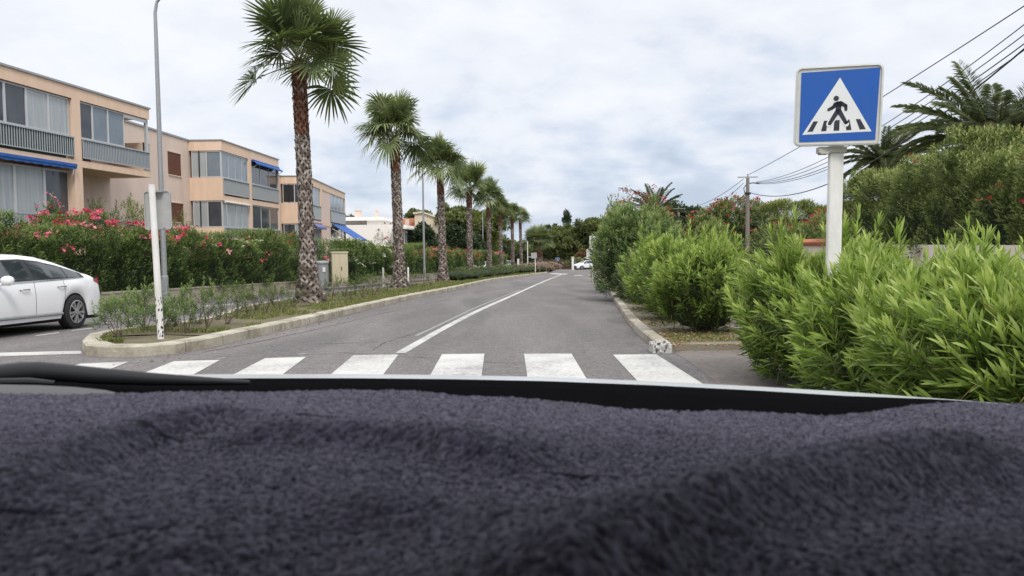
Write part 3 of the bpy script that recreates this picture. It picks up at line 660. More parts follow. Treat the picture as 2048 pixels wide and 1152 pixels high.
def date_palm(label, c, top, seed, nfr=44, Lf=2.6, tr=.3, group=None, name='date_palm', dead=0, emax=80):
    rs = np.random.RandomState(seed); c = np.array(c, float); top = np.array(top, float) - c; H = top[2]
    root = empty(name, c, label, 'palm tree', group=group)
    g = Geo(); g.tube([(0, 0, -.1), top * .5, top * .93, top + np.array([0, 0, .2])], [tr * 1.1, tr, tr * 1.15, tr * .5], 14, var=.2)
    for i in range(int(H / .16)):
        z = H * i / int(H / .16)
        for j in range(10):
            th = 6.283 * (j + .5 * (i % 2)) / 10; u = np.array([math.cos(th), math.sin(th), 0]); s_ = np.array([-math.sin(th), math.cos(th), 0]); b_ = top * (z / H) + u * tr * 1.02
            g.add([b_ - s_ * tr * .26, b_ + s_ * tr * .26, b_ + u * .06 + UP * .14], np.array([[0, 1, 2]]), rs.uniform(.2, .8))
    g.build('trunk', BOOT, root)
    g = Geo(); gp = Geo()
    for k in range(nfr):
        f = k / (nfr - 1); az = k * 2.39996 + rs.normal(0, .12); el = math.radians(emax - (emax + 22) * f + rs.normal(0, 5)); bend = math.radians(rs.uniform(48, 80)) * (.55 + .45 * f) ; Lk = Lf * rs.uniform(.85, 1.1) * (.8 if f < .12 else 1)
        p = top + np.array([math.cos(az), math.sin(az), 0]) * tr * .5; pts = []; T = []; ns = 16; e_ = el
        for i in range(ns + 1):
            d = np.array([math.cos(az) * math.cos(e_), math.sin(az) * math.cos(e_), math.sin(e_)]); pts.append(p.copy()); T.append(d); p = p + d * Lk / ns; e_ -= bend / ns * (.4 + 1.2 * i / ns)
        gp.tube(pts[::2], list(np.linspace(.028, .006, len(pts[::2]))), 5)
        pts = np.array(pts); T = np.array(T); m_ = 84; t = np.linspace(.08, .995, m_); ti = t * ns; i0 = np.minimum(ti.astype(int), ns - 1); fr = (ti - i0)[:, None]
        q = pts[i0] * (1 - fr) + pts[i0 + 1] * fr; tt = nrm(T[i0] * (1 - fr) + T[i0 + 1] * fr); S = np.array([-math.sin(az), math.cos(az), 0]); Nn = nrm(np.cross(tt, S)); Nn = np.where(Nn[:, 2:3] < 0, -Nn, Nn)
        for s_ in (-1, 1):
            d = nrm(tt * .75 + S * s_ * .75 + Nn * rs.uniform(.05, .5, (m_, 1)) + rs.normal(0, .06, (m_, 3)))
            ll = (.16 + .30 * np.sin(np.pi * np.clip(t * .95 + .03, 0, 1)) ** .7) * Lf / 2.6 * 1.0; sd_ = nrm(np.cross(d, tt + Nn * .3))
            leaves(g, q, d, sd_, ll, .024 * Lf / 2.6 + .002, .25, np.clip(rs.uniform(.15, .6) + rs.normal(0, .12, m_), 0, 1), simple=True)
    g.build('crown', FEATHER, root); gp.build('stalk', PETI, root)
    return root

# ------------------------------------------------------------------ apartment blocks
class Facade:
    """local frame: x along the street front (going away), y into the building, z up (relative to camera height level)"""
    def __init__(s, name, corner, far, label, zoff=0.0):
        s.c = Vector(corner); d = Vector((far[0] - corner[0], far[1] - corner[1], 0)); s.len = d.length; s.d = d.normalized()
        s.rz = math.atan2(s.d.y, s.d.x); s.root = empty(name, (corner[0], corner[1], CAMZ), label, 'apartment block', rz=s.rz, group='peach apartment blocks along the side street')
        s.g = {}
    def u(s, px, inset=0.0):
        k = ray(px, 480); kk = k.x / k.y; nx, ny = -s.d.y, s.d.x
        cx_, cy_ = s.c.x + nx * inset, s.c.y + ny * inset
        return (kk * cy_ - cx_) / (s.d.x - kk * s.d.y)
    def z(s, px, py, inset=0.0):
        k = ray(px, py); u = s.u(px, inset); Y = s.c.y + s.d.y * u + s.d.x * inset
        return k.z / k.y * Y
def bx(root, name, x0, x1, y0, y1, z0, z1, m_): g = Geo(); g.box(x0, x1, y0, y1, z0, z1); return g.build(name, m_, root)
def window(root, x0, x1, z0, z1, y, npane, gl, axis='x', fr=.045, frame_m=None, rails=(), gls=None):
    """a glazed frame; axis x = in the street front (y fixed), axis y = in the side wall (x fixed at value y)"""
    g = Geo(); fm = frame_m or M_ALU
    def B(a0, a1, d0, d1, b0, b1, gg=g):
        if axis == 'x': gg.box(a0, a1, y + d0, y + d1, b0, b1)
        else: gg.box(y + d0, y + d1, a0, a1, b0, b1)
    B(x0, x1, -.03, .05, z0, z0 + fr); B(x0, x1, -.03, .05, z1 - fr, z1); B(x0, x0 + fr, -.028, .048, z0 + fr, z1 - fr); B(x1 - fr, x1, -.028, .048, z0 + fr, z1 - fr)
    for k in range(1, npane):
        c_ = x0 + (x1 - x0) * k / npane; B(c_ - fr * .6, c_ + fr * .6, -.02, .04, z0 + fr, z1 - fr)
    for r_ in rails: B(x0 + fr, x1 - fr, -.018, .035, z0 + (z1 - z0) * r_ - .02, z0 + (z1 - z0) * r_ + .02)
    w = g.build('window', fm, root)
    gls = gls or [gl] * npane
    for k in range(npane):
        gg = Geo(); a0 = x0 + (x1 - x0) * k / npane + .02; a1 = x0 + (x1 - x0) * (k + 1) / npane - .02
        B(a0, a1, .0, .012, z0 + .02, z1 - .02, gg); gg.build('pane', gls[k], w)
    return w
def railing(root, x0, x1, y, z0, z1, backing=None, bars=True, top_m=None, axis='x', step=.115):
    g = Geo()
    def B(a0, a1, d0, d1, b0, b1, gg=g):
        if axis == 'x': gg.box(a0, a1, y + d0, y + d1, b0, b1)
        else: gg.box(y + d0, y + d1, a0, a1, b0, b1)
    B(x0, x1, -.03, .03, z1 - .045, z1); B(x0, x1, -.015, .015, z0 + .04, z0 + .07)
    n = int((x1 - x0) / step)
    if bars:
        for i in range(n + 1):
            c_ = x0 + .02 + (x1 - x0 - .04) * i / n; B(c_ - .011, c_ + .011, -.012, .012, z0 + .07, z1 - .045)
    o = g.build('railing', top_m or M_RAIL, root)
    if backing:
        gg = Geo(); B(x0 + .02, x1 - .02, .02, .03, z0 + .05, z1 - .05, gg); gg.build('panel', backing, o)
    return o
def awning(root, x0, x1, y0, z0, y1, z1, m_, drop=.16, t=.03, rolled=False):
    g = Geo(); n = 10
    g.box(x0, x1, y0 - .09, y0 + .0, z0 - .03, z0 + .07)
    rows = [[(x0, y0 - .05, z0 + .02), (x1, y0 - .05, z0 + .02)], [(x0, y1, z1), (x1, y1, z1)]]
    for dz in (0, -t): g.sheet([[(p[0], p[1], p[2] + dz) for p in r_] for r_ in rows])
    k = int((x1 - x0) / .22) + 1
    for i in range(k):     # valance
        a0 = x0 + (x1 - x0) * i / k; a1 = x0 + (x1 - x0) * (i + 1) / k
        g.box(a0, a1, y1 - .015, y1, z1 - drop - (.02 if i % 2 else 0), z1 + .01)
    o = g.build('awning', m_, root)
    for x in (x0 + .15, x1 - .15): g = Geo(); g.tube([(x, y0, z0 - .35), (x, (y0 + y1) / 2, (z0 + z1) / 2 - .25), (x, y1 + .02, z1 - .06)], .018, 6); g.build('arm', M_ALU, o)
    return o

# block 1: nearest, runs out of the frame to the left
Bc = P(298, 223, 33.2); d1 = Vector((0.105, 1, 0)).normalized()
B1 = Facade('apartment_block', (Bc.x - d1.x * 16, Bc.y - d1.y * 16), (Bc.x, Bc.y), 'nearest peach apartment block, with a long green-backed balcony railing over a blue awning strip')
R = B1.root; E = 16.0
zr, zf, zrail, zrb, zs = 5.75, 5.33, 3.97, 3.17, 2.93
up_ = B1.u(160); p0, p1 = B1.u(155), B1.u(171)
zbot = -3.2
g = Geo()
g.box(0, E, 0, 9, zf, zr)                          # roof band
g.box(-.0, E - .003, .02, 9, zr - .02, zr + .0)
g.box(p0, p1, .0, 1.8, zrb + .003, zf)             # pillar upper
g.box(p0, p1, .003, 1.8, zbot, zs)                 # pillar lower
g.box(0, E, .0, 1.8, zs, zrb)                      # slab
g.box(0, p0, 0.0, 1.8, zs - 2.78, zrb - 2.78)
g.box(E - .12, E, .35, 1.8, zrb, zrb + 1.2)         # end parapet upper balcony
g.box(0, p0 + .1, 1.85, 8.8, zbot, zf)
g.box(-.01, p0, 1.2, 1.85, zbot, zs - 2.8)
g.build('wall', M_PEACH, R)
g = Geo(); g.box(0, E - .06, 1.8, 8.9, zrb, zf - .003); g.box(p0 + .1, E - .06, 1.80, 8.9, zbot, zs - .003); g.build('wall', M_PINK, R)
g = Geo(); g.box(-.05, E + .05, -.05, 9.05, zr, zr + .07); g.build('roof', M_GALV, R)
ua, ub = B1.u(-70), B1.u(155)
# upper left bay: 5 windows
cols = [B1.u(x) for x in (-90, -40, 27, 70, 113, 153)]
gl = [M_GL_D, M_GL_D, M_GL_D, M_GL_C, M_GL_C]
for a_, b_, m_ in zip(cols, cols[1:], gl): window(R, a_, b_, zrail + .02, zf - .02, .12, 1, m_, fr=.05)
railing(R, ua - 1, ub - .02, -.04, zrb + .05, zrail, M_PANELD)
g = Geo(); g.box(cols[0], ub, .3, .32, zrb, zrail + .1); g.build('screen', M_PANELD, R)
cols = [B1.u(x) for x in (170.5, 198, 228.5, 260)]
for a_, b_, m_ in zip(cols, cols[1:], (M_GL_D, M_GL_B, M_GL_B)): window(R, a_, b_, zrail + .02, zf - .02, .1, 1, m_, fr=.045)
g = Geo(); g.box(E - .16, E - .02, .06, .16, zrail, zf - .03); g.box(cols[-1], E - .05, .06, .12, zf - .16, zf - .03); g.build('post', M_ALU, R)
railing(R, p1 + .02, E - .12, -.03, zrb + .05, zrail, M_PANELB, step=.10)
bx(R, 'shutter', E - 1.9, E - 1.35, 1.76, 1.8, 3.3, 4.6, M_BROWN)
# lower bay
aw = awning(R, 0, p0 - .05, -.06, zs + .0, -.11, zs - .04, M_BLUE, drop=.07)
cols = [B1.u(x) for x in (-60, 0, 50.5, 109, 160)]
z2, z2b = zrail - 2.78, zs - 2.5
for a_, b_, m_ in zip(cols, cols[1:], (M_GL_C, M_GL_C, M_GL_C, M_GL_D)): window(R, a_, b_, z2 - .7, zs - .16, .3, 1, m_, fr=.06)
railing(R, 0, p0 - .04, -.03, z2b - .1, z2, None, step=.1)
railing(R, p1 + .02, E - .8, .3, z2b - .1, z2 - .1, None, step=.1)
bx(R, 'door', p1 + .45, p1 + 1.7, 1.74, 1.795, .0, 2.25, M_BROWN)
bx(R, 'shutter_box', p1 + .2, p1 + 2.0, 1.66, 1.795, 2.26, 2.5, M_DARK)

# block 2
def block(name, c_, f_, label, zr, zhead, zsill, zpb, zsb, storey, pink_u0, side_w, bays, side, awn, depth=1.75):
    Bk = Facade(name, (c_.x, c_.y), (f_.x, f_.y), label); R = Bk.root; E = Bk.len
    g = Geo(); g.box(0, E, 0, 9, zhead, zr)
    nlev = 3
    for k in range(nlev):
        dz = -storey * k
        g.box(0, E, 0, depth, zsb + dz, zpb + dz)                                 # slab
        g.box(.0, .14, .30, depth - .003, zpb + dz, zsill + dz)                           # side parapet
        g.box(0.003, .30, .003, .30, zpb + dz, zsill + dz - .0)
        top = zhead if k == 0 else zsb + dz + storey
        for u0_, u1_ in bays['pillars']: g.box(u0_, u1_, .0, depth, zpb + dz, top)
    g.box(.1, E - .01, depth + .003, 8.8, -3.6, zhead)
    g.build('wall', M_PEACH, R)
    g = Geo()
    if pink_u0 < 0: g.box(pink_u0, .1, depth, 8.9, -3.6, zr - .02)
    if g.n: g.build('wall', M_PINK, R)
    for u0_, u1_ in bays.get('recess', []): g = Geo(); g.box(u0_, u1_, .04, depth - .003, -3.6, zhead - .003); g.build('pier', M_PINK, R)
    g = Geo(); g.box(-.05, E + .05, -.05, 9.1, zr, zr + .06)
    if pink_u0 < 0: g.box(pink_u0, -.05, depth - .05, 9.1, zr - .02, zr + .07)
    g.build('roof', M_GALV, R)
    for k in range(2):
        dz = -storey * k; top = (zhead if k == 0 else zsb + dz + storey) - .02
        s_ = side[k]; window(R, .06, depth - .12, zsill + dz + .01, top, .07, 2, s_[0], axis='y', fr=.05, gls=s_)
        for bi, (u0_, u1_, npn, gls_, pm) in enumerate(bays['win']):
            gk = gls_[k]; window(R, u0_ + .02, u1_ - .02, zsill + dz + .01, top - (.0 if k == 0 else 0), .08, npn, gk, fr=.045)
            railing(R, u0_ + .02, u1_ - .02, -.03, zpb + dz + .04, zsill + dz, pm, bars=True, step=.14)
        g = Geo(); g.box(.02, E - .05, 1.2, 1.25, zpb + dz, top); g.build('interior', M_DARK, R)
    return Bk
c2, f2 = P(450, 285, 42.2), P(551, 327, 52.0)
c2.x = -15.35; f2.x = -15.2
tmp = Facade('apartment_block', (c2.x, c2.y), (f2.x, f2.y), 'tmp'); U = tmp.u; E2 = tmp.len
bpy.data.objects.remove(tmp.root)
bays = dict(pillars=[(U(501), U(507)), (E2 - .15, E2 - .003)], win=[(.1, U(501), 4, [[M_GL_B]*4, [M_GL_C]*4], M_PANELG), (U(507), E2 - .15, 3, [[M_GL_D, M_GL_C, M_GL_B], [M_GL_D, M_GL_C, M_GL_D]], M_PANELG)])
B2 = block('apartment_block', c2, f2, 'middle peach apartment block with pink wall and thin blue awning over its top window', 5.65, 5.12, 3.70, 2.76, 2.48, 2.65, -10.5, 1.75, bays,
           [[M_GL_B, M_GL_C], [M_GL_D, M_GL_C]], None)
R = B2.root
awning(R, U(507) + .05, E2 - .1, .0, 5.08, -.3, 4.92, M_BLUE, drop=.06)
g = Geo(); g.tube([(.2, -.06, 2.42), (U(500), -.06, 2.40)], .065, 8); g.build('awning', M_WHITE, R)
g = Geo(); g.tube([(.3, -.06, 2.4), (.35, -.1, 1.2)], .02, 6); g.build('pole', M_ALU, R)
def wall_window(Bk, pxl, pxr, pyt, pyb, ins, m_):
    a_, b_ = Bk.u(pxl, ins), Bk.u(pxr, ins); zt, zb_ = Bk.z(pxr, pyt, ins), Bk.z(pxr, pyb, ins)
    g = Geo(); g.box(a_, b_, ins - .05, ins + .02, zt + .003, zt + .06); g.box(a_, b_, ins - .05, ins + .02, zb_ - .05, zb_ - .003); g.box(b_ + .003, b_ + .05, ins - .04, ins + .02, zb_ - .05, zt + .06); w = g.build('window', M_PINK, Bk.root)
    g = Geo(); n = 14
    for i in range(n): z_ = zb_ + (zt - zb_) * i / n; g.box(a_, b_, ins - .012 - .008 * (i % 2), ins - .002, z_ + .004, z_ + (zt - zb_) / n)
    g.build('shutter', m_, w)
wall_window(B2, 341, 366, 309, 353, 1.75, M_BROWN); wall_window(B2, 343, 368, 408, 445, 1.75, M_BROWN)
wall_window(B2, 292, 304, 288, 338, 1.75, M_DARK)
g = Geo(); u_ = B2.u(326, 1.7); g.tube([(u_, 1.70, -3), (u_, 1.70, 5.5)], .035, 6); g.build('downpipe', M_PINK, R)

# block 3
c3, f3 = P(613, 355, 54.0), P(690, 388, 72.5)
tmp = Facade('apartment_block', (c3.x, c3.y), (f3.x, f3.y), 'tmp'); U = tmp.u; E3 = tmp.len; bpy.data.objects.remove(tmp.root)
bays = dict(pillars=[(U(643), U(646)), (E3 - .15, E3 - .003)], recess=[(U(646) + .003, U(663))], win=[(.1, U(643), 4, [[M_GL_B]*4, [M_GL_C]*4], M_PANELG), (U(663) + .003, E3 - .15, 4, [[M_GL_B]*4, [M_GL_D, M_GL_C, M_GL_D, M_GL_D]], M_PANELG)])
B3 = block('apartment_block', c3, f3, 'farthest peach apartment block behind the first palm, a blue awning open at its far end', 4.75, 4.25, 2.95, 1.85, 1.55, 2.95, -3.4, 1.75, bays, [[M_GL_D, M_DARK], [M_GL_C, M_GL_D]], None)
R = B3.root
awning(R, U(624), U(643), .0, 1.6, -.4, 1.35, M_VIOLET, drop=.12)
awning(R, U(664), E3 - .1, .0, 1.75, -1.9, .55, M_BLUE, drop=.14)
wall_window(B3, 552, 559, 372, 398, 1.75, M_BROWN)

# ------------------------------------------------------------------ white and cream houses beyond the blocks
M_WH = mat('white_render', (.80, .765, .72), .9, (.72, .69, .65), .8, .8, .15, 40)
M_CR = mat('cream_render', (.66, .57, .42), .9, (.58, .50, .37), .8, .9, .15, 40)
M_TILE = mat('clay_tile', (.46, .17, .085), .85, (.28, .10, .055), 3, 1, .6, 14)
M_GREYR = mat('grey_render', (.42, .40, .38), .9, (.34, .33, .32), 1, .9)
Yh = 88.0
a_, b_ = P(688, 450, Yh), P(806, 452, Yh)
root = empty('house', (a_.x, Yh, gz(Yh)), 'white house with a blank side wall, roof terrace and two chimneys', 'house')
w_ = b_.x - a_.x; zt = a_.z - gz(Yh)
g = Geo(); g.box(-3, w_, 0, 12, -.5, zt); g.build('wall', M_WH, root)
zc = P(740, 433, Yh + 2).z - gz(Yh); xe = P(761, 450, Yh + 2).x - a_.x
g = Geo(); g.box(-3, xe, 3.2, 14, zt, zc - .45); g.box(P(734, 450, Yh + 2).x - a_.x, xe, 2, 3.2, zt, zc - .45); g.build('upper_storey', M_WH, root)
g = Geo(); g.box(-3.4, xe + .35, 1.6, 14.5, zc - .45, zc - .05); g.build('roof', M_WH, root)
for px in (702, 716): 
    x_ = P(px, 450, Yh + 3).x - a_.x; window(root, x_ - .35, x_ + .35, zt + .1, zc - .8, 3.15, 1, M_GL_B)
for i, yy in enumerate((4.5, 9)): window(root, yy, yy + .8, zt + .35, zc - .75, xe + .03, 1, M_GL_D, axis='y')
g = Geo(); x_ = P(715, 430, Yh + 4).x - a_.x; g.box(x_ - .35, x_ + .35, 4, 4.7, zc - .05, zc + .75); g.box(x_ - .42, x_ + .42, 3.93, 4.77, zc + .75, zc + .85); g.build('chimney', M_PINK, root)
g = Geo(); x_ = P(765, 430, Yh + 4).x - a_.x - .7; g.box(x_ - .18, x_ + .22, 4, 4.5, zc - .05, zc + .55); g.lathe([(.12, zc + .55), (.16, zc + .7), (.16, zc + .9), (.1, zc + 1.0)], 10, (x_, 4.25, 0)); g.build('chimney', M_PINK, root)
# grey annex running away
a_, b_ = P(806, 455, 86), P(842, 471, 112)
root = empty('house', (a_.x, 86, gz(86)), 'low grey house front with sloping white eaves, between second palm and lamp', 'house')
dd = Vector((b_.x - a_.x, 26, 0)); root.rotation_euler[2] = math.atan2(dd.y, dd.x); Lh = dd.length; zt = a_.z - gz(86)
g = Geo(); g.box(0, Lh, 0, 1.2, -1.5, zt - .15); g.build('wall', M_GREYR, root)
g = Geo(); g.box(-.2, Lh, -.45, 1.3, zt - .15, zt + .05); g.build('roof', M_WH, root)
for u_ in (1.5, 8.5, 15.5): window(root, u_, u_ + 4.2, .9, zt - .45, -.03, 2, M_GL_B, frame_m=M_WH); 
for u_ in (6.5, 13.4, 20.5): bx(root, 'pillar', u_, u_ + .8, -.25, -.002, -1.5, zt - .17, M_WH)
# cream house with gable and tiles
Yc = 120
a_ = P(829, 426, Yc); b_ = P(893, 437, Yc)
root = empty('house', (a_.x, Yc, gz(Yc)), 'cream house with sloping gable top and clay tiled lean-to behind second palm', 'house')
w_ = b_.x - a_.x; zt = a_.z - gz(Yc); zt2 = b_.z - gz(Yc)
g = Geo(); g.prism([(0, -1), (w_, -1), (w_, zt2 - .5), (1.2, zt), (0, zt - .15)], 0, 9); g.build('wall', M_CR, root)
g = Geo(); g.prism([(-.2, zt - .17), (1.2, zt + .0), (w_ + .2, zt2 - .52), (w_ + .2, zt2 - .3), (1.2, zt + .25), (-.2, zt + .08)], -.3, 9.2); g.build('roof', M_CR, root)
c_ = P(804, 440, Yc + 1); xl = c_.x - a_.x; zl = c_.z - gz(Yc)
g = Geo(); g.box(xl - 4, -.003, 1, 8, -1, zl - 1.0); g.build('wall', M_CR, root)
g = Geo(); g.add([(xl - 4, .6, zl - 1.0), (-.01, .6, zl - 1.0), (-.01, 5, zl + .3), (xl - 4, 5, zl + .3)], np.array([[0, 1, 2, 3]]))
for i in range(26): x_ = xl - 4 + (4 - xl) * i / 26; g.tube([(x_, .6, zl - .98), (x_, 5, zl + .32)], .10, 6)
g.build('roof', M_TILE, root)
g = Geo(); g.box(-1.6, -1.0, 1.2, 1.8, zl - .9, zl + .15); g.build('chimney', M_PINK, root)
window(root, .9, 1.3, zt - 1.9, zt - 1.2, -.02, 1, M_GL_D)

# ------------------------------------------------------------------ left wall and hedges
def WP(y, dx=0): return (WALLX(y) + dx, y)
def low_wall(label, y0, y1, h=.42, w=.28):
    g = Geo(); rows = [[], [], [], []]
    for y in ytab(y0, y1, 1.5):
        x = WALLX(y)
        for r_, (dx, dz) in zip(rows, ((0, -.2), (0, h), (-w, h + .003), (-w, -.2))): r_.append((x + dx, y, gz(y) + dz))
    g.sheet(rows)
    for k in (0, -1): g.add([r_[k] for r_ in rows], np.array([[0, 1, 2, 3]]))
    g2_ = Geo(); rows = [[], [], [], []]
    for y in ytab(y0 - .02, y1 + .02, 1.5):
        x = WALLX(y)
        for r_, (dx, dz) in zip(rows, ((.02, h + .001), (.02, h + .045), (-w - .02, h + .047), (-w - .02, h + .001))): r_.append((x + dx, y, gz(y) + dz))
    g2_.sheet(rows)
    for k in (0, -1): g2_.add([r_[k] for r_ in rows], np.array([[0, 1, 2, 3]]))
    o = tag(g.build('garden_wall', M_CONC, fix=True), label, 'low wall'); g2_.build('coping', M_CONC, o, fix=True)
low_wall('weathered low concrete wall beneath the pink flowering hedge beside the parked white car', 9, 37.5)
low_wall('low concrete wall past the driveway, behind the two white posts', 45.5, 80)
# kerb-side strip of pavement by the wall beyond the car
strip('pavement', lambda y: WALLX(y) - .0, lambda y: WALLX(y) + 1.2, ytab(33, 90, 1.5), .10, M_PATH, skirt=.14)
strip('ground', lambda y: WALLX(y) - 22, lambda y: WALLX(y) - .2, ytab(0, 84, 3), .04, M_DRY)
hedge('long oleander hedge thick with pink flowers, above the low wall by the parked white car', WP(8.5, -.2), WP(37.3, -.2), 2.2, lambda s_: 1.84 + .10 * np.sin(s_ * .5), .38, 42, .15, .024, OL_LEFT, 11,
      flowers=[(FL_PINK, 120, .145, .82, 8, 22), (FL_PINK, 34, .14, .5, 9, 26), (FL_RED, 150, .075, .88, 13, 29), (FL_WHITE, 60, .07, .84, 20, 26)], side=1)
hedge('oleander hedge with red flowers behind the grey bin and beige cabinet', (WALLX(38.5) - 2.0, 38.5), (WALLX(43) - 1.2, 43), 1.8, 2.35, 0, 32, .17, .028, OL_LEFT, 12, nl=9, flowers=[(FL_PINK, 40, .11, .6, 0, 9)])
hedge('dense oleander hedge dotted with white flowers right of the beige cabinet', WP(44.5, -.2), WP(57, -.2), 2.2, 1.95, .2, 26, .19, .032, OL_LEFT, 13, nl=9, flowers=[(FL_WHITE, 70, .12, .35, 0, 9), (FL_PINK, 16, .11, .8, 5, 13)])
hedge('oleander hedge with faded pink tops past the second palm', WP(57.2, -.2), WP(84, -.2), 2.2, lambda s_: 1.95 + .15 * np.sin(s_ * .7), .2, 14, .24, .045, OL_LEFT, 14, nl=8, simple=True, flowers=[(FL_RED, 150, .16, .75, 0, 27), (FL_PINK, 50, .15, .6, 0, 12)])
y_ = 88; hedge('rounded oleander hedge end with pink crown, left of fourth palm', WP(86, .3), WP(100, .3), 3, lambda s_: 2.6 - .05 * s_, 0, 10, .3, .05, OL_LEFT, 15, nl=8, simple=True, flowers=[(FL_PINK, 60, .2, .8, 0, 20)])
bush('grey green shrub rising over the flowering hedge beside the nearest apartment block', gx(235, 31), 2.1, 1.6, 3.5, 500, .17, .026, OL_FAR, 21, nl=12, twigs=0, v=(.3, 1.0))
bush('small leafy shrub poking above the hedge right of the sign back', gx(352, 33.5), .8, .8, 3.2, 150, .16, .024, OL_FAR, 22, nl=12, twigs=0, low=.4)
bush('young oleander sprout rising above the hedge under the left balcony', gx(106, 25.6), .45, .5, 3.3, 60, .17, .026, OL_MID, 23, nl=14, twigs=0, low=.55, flowers=(FL_PINK, 8, .08, .9))
bush('thin open shrub above the hedge in front of the white house', gx(768, 62), 1.1, 1.0, 3.5, 70, .25, .03, OL_GREY, 24, nl=8, twigs=14, low=.5, flowers=(FL_RED, 10, .12, .6), core=False)

# ------------------------------------------------------------------ street furniture on the left
def street_lamp(px, Y, H, label, arm=1, dy=0.0):
    c_ = gx(px, Y); root = empty('street_lamp', c_, label, 'street lamp', group='street lamps along the side street')
    g = Geo(); g.tube([(0, 0, 0), (0, 0, .9), (0, 0, .92), (-.0, 0, H * .9), (-.0, 0, H)], [.11, .11, .085, .058, .05], 12)
    g.tube([(0, 0, H), (.06 * arm, 0, H + .30), (.25 * arm, 0, H + .52), (.7 * arm, 0, H + .66)], [.05, .045, .04, .035], 10); g.build('pole', M_GALV, root)
    g = Geo(); g.box(.65 * arm, 1.25 * arm, -.11, .11, H + .60, H + .72); g.box(.72 * arm, 1.2 * arm, -.085, .085, H + .575, H + .60); g.build('lamp_head', M_GALV, root)
    g = Geo(); g.box(-.06, .06, -.118, -.10, .45, .8); g.build('door', M_GALV, root)
    return root
street_lamp(328, 24.3, 8.9, 'tallest grey street lamp, behind the back of the small road sign')
street_lamp(848.5, 58, 9.0, 'grey street lamp between second and third palm')
street_lamp(966.5, 112, 8.3, 'distant street lamp between fourth and fifth palm')
street_lamp(992, 134, 8.8, 'distant street lamp between fifth and sixth palm, farthest of the row')

# beige cabinet
c_ = gx(680, 42); c_.z += .1; root = empty('utility_cabinet', c_, 'tall beige utility cabinet with double doors beside the grey bin', 'utility cabinet', rz=.35)
M_BEIGE = mat('beige_cabinet', (.58, .52, .37), .6, (.50, .44, .31), 2.5, 1, streak=(1, 1, .2))
g = Geo(); g.box(-.42, .42, 0, .45, .16, 1.72); g.build('body', M_BEIGE, root)
g = Geo(); g.box(-.45, .45, -.04, .5, 1.72, 1.80); g.build('top', M_BEIGE, root)
for s_ in (-1, 1):
    g = Geo(); g.box(min(s_ * .40, s_ * .008), max(s_ * .40, s_ * .008), -.022, -.002, .22, 1.68); d_ = g.build('door', M_BEIGE, root)
    if s_ > 0: g = Geo(); g.box(.06, .10, -.04, -.022, .80, 1.0); g.build('handle', M_DARK, d_)
g = Geo(); g.box(-.46, .5, -.08, .52, -.15, .16); g.build('base', M_CONC, root)
# grey bin
c_ = gx(643, 36.5); c_.z += .1; root = empty('waste_bin', c_, 'round grey metal bin standing behind the first palm trunk', 'bin')
g = Geo(); g.lathe([(.26, 0), (.29, .04), (.30, 1.14), (.29, 1.16)], 18)
for k in range(18): an = k / 18 * 6.283; g.box(.295 * math.cos(an) - .012, .295 * math.cos(an) + .012, .295 * math.sin(an) - .012, .295 * math.sin(an) + .012, .06, 1.12)
g.build('body', M_GALV, root); g = Geo(); g.lathe([(.33, 1.16), (.34, 1.19), (.33, 1.25), (.28, 1.28), (.1, 1.29)], 18); g.build('lid', M_GALV, root)
g = Geo(); g.box(.12, .24, -.30, -.262, .78, 1.0); g.build('label_plate', M_WHITE, root)
for px, yy, lb in ((766, 40, 'white round-topped post left of the second palm base'), (816, 42, 'white round-topped post right of the second palm base')):
    c_ = gx(px, yy); g = Geo(); g.lathe([(.05, -.1), (.05, .98), (.04, 1.02), (.015, 1.035)], 12, tuple(c_)); tag(g.build('bollard', M_WHITE, smooth=True), lb, 'bollard', group='white posts by the second palm')

# back of small road sign on the island
c_ = G(322, 676, .15); root = empty('road_sign', c_, 'back of a small grey road sign on a white post at the island tip', 'road sign')
tp = P(303.5, 372, c_.y); H = tp.z - c_.z; lean = tp.x - c_.x
g = Geo(); g.tube([(0, 0, -.1), (lean * .5, 0, H * .5), (lean, 0, H)], .047, 14); g.tube([(lean, 0, H), (lean, 0, H + .02)], .05, 14); g.build('post', M_WHITE, root)
g = Geo(); r_ = random.Random(5)
for i in range(30):    # weathered flakes and scratches near the foot
    an = r_.uniform(-2.9, -.3); z_ = r_.uniform(.05, 1) ** 1.6 * .62 ; s_ = r_.uniform(.003, .013); u_ = Vector((math.cos(an), math.sin(an), 0)); s1 = Vector((-math.sin(an), math.cos(an), 0)); b_ = u_ * .0495 + Vector((lean * z_ / H, 0, z_))
    g.add([b_ - s1 * s_, b_ + s1 * s_ + Vector((0, 0, .02)), b_ + s1 * s_ * .6 + Vector((0, 0, .05)), b_ - s1 * s_ * 1.2 + Vector((0, 0, .03))], np.array([[0, 1, 2, 3]]))
g.build('peeling', M_DARK, root)
def rrect(w, h, r, n=6):
    return [(sx * (w / 2 - r) + r * math.cos(a), sz * (h / 2 - r) + r * math.sin(a)) for sx, sz, a0 in ((1, 1, 0), (-1, 1, 90), (-1, -1, 180), (1, -1, 270)) for a in [math.radians(a0 + 90 * k / n) for k in range(n + 1)]]
kx = c_.y / F * 1.0
pc = P(310, 420, c_.y) - c_
Wp, Hp = 54 * kx, 78 * kx
ML = Matrix.Translation((pc.x, .10, pc.z)) @ Matrix.Rotation(math.radians(-1.5), 4, 'Y')
M_SB = mat('sign_back', (.38, .38, .37), .55, (.32, .32, .31), 8, .8)
g = Geo(); g.prism(rrect(Wp, Hp, .05), -.005, .006, ML); pl = g.build('sign_plate', M_SB, root)
g = Geo(); o_, i_ = rrect(Wp, Hp, .05), rrect(Wp - .03, Hp - .03, .04); n = len(o_)
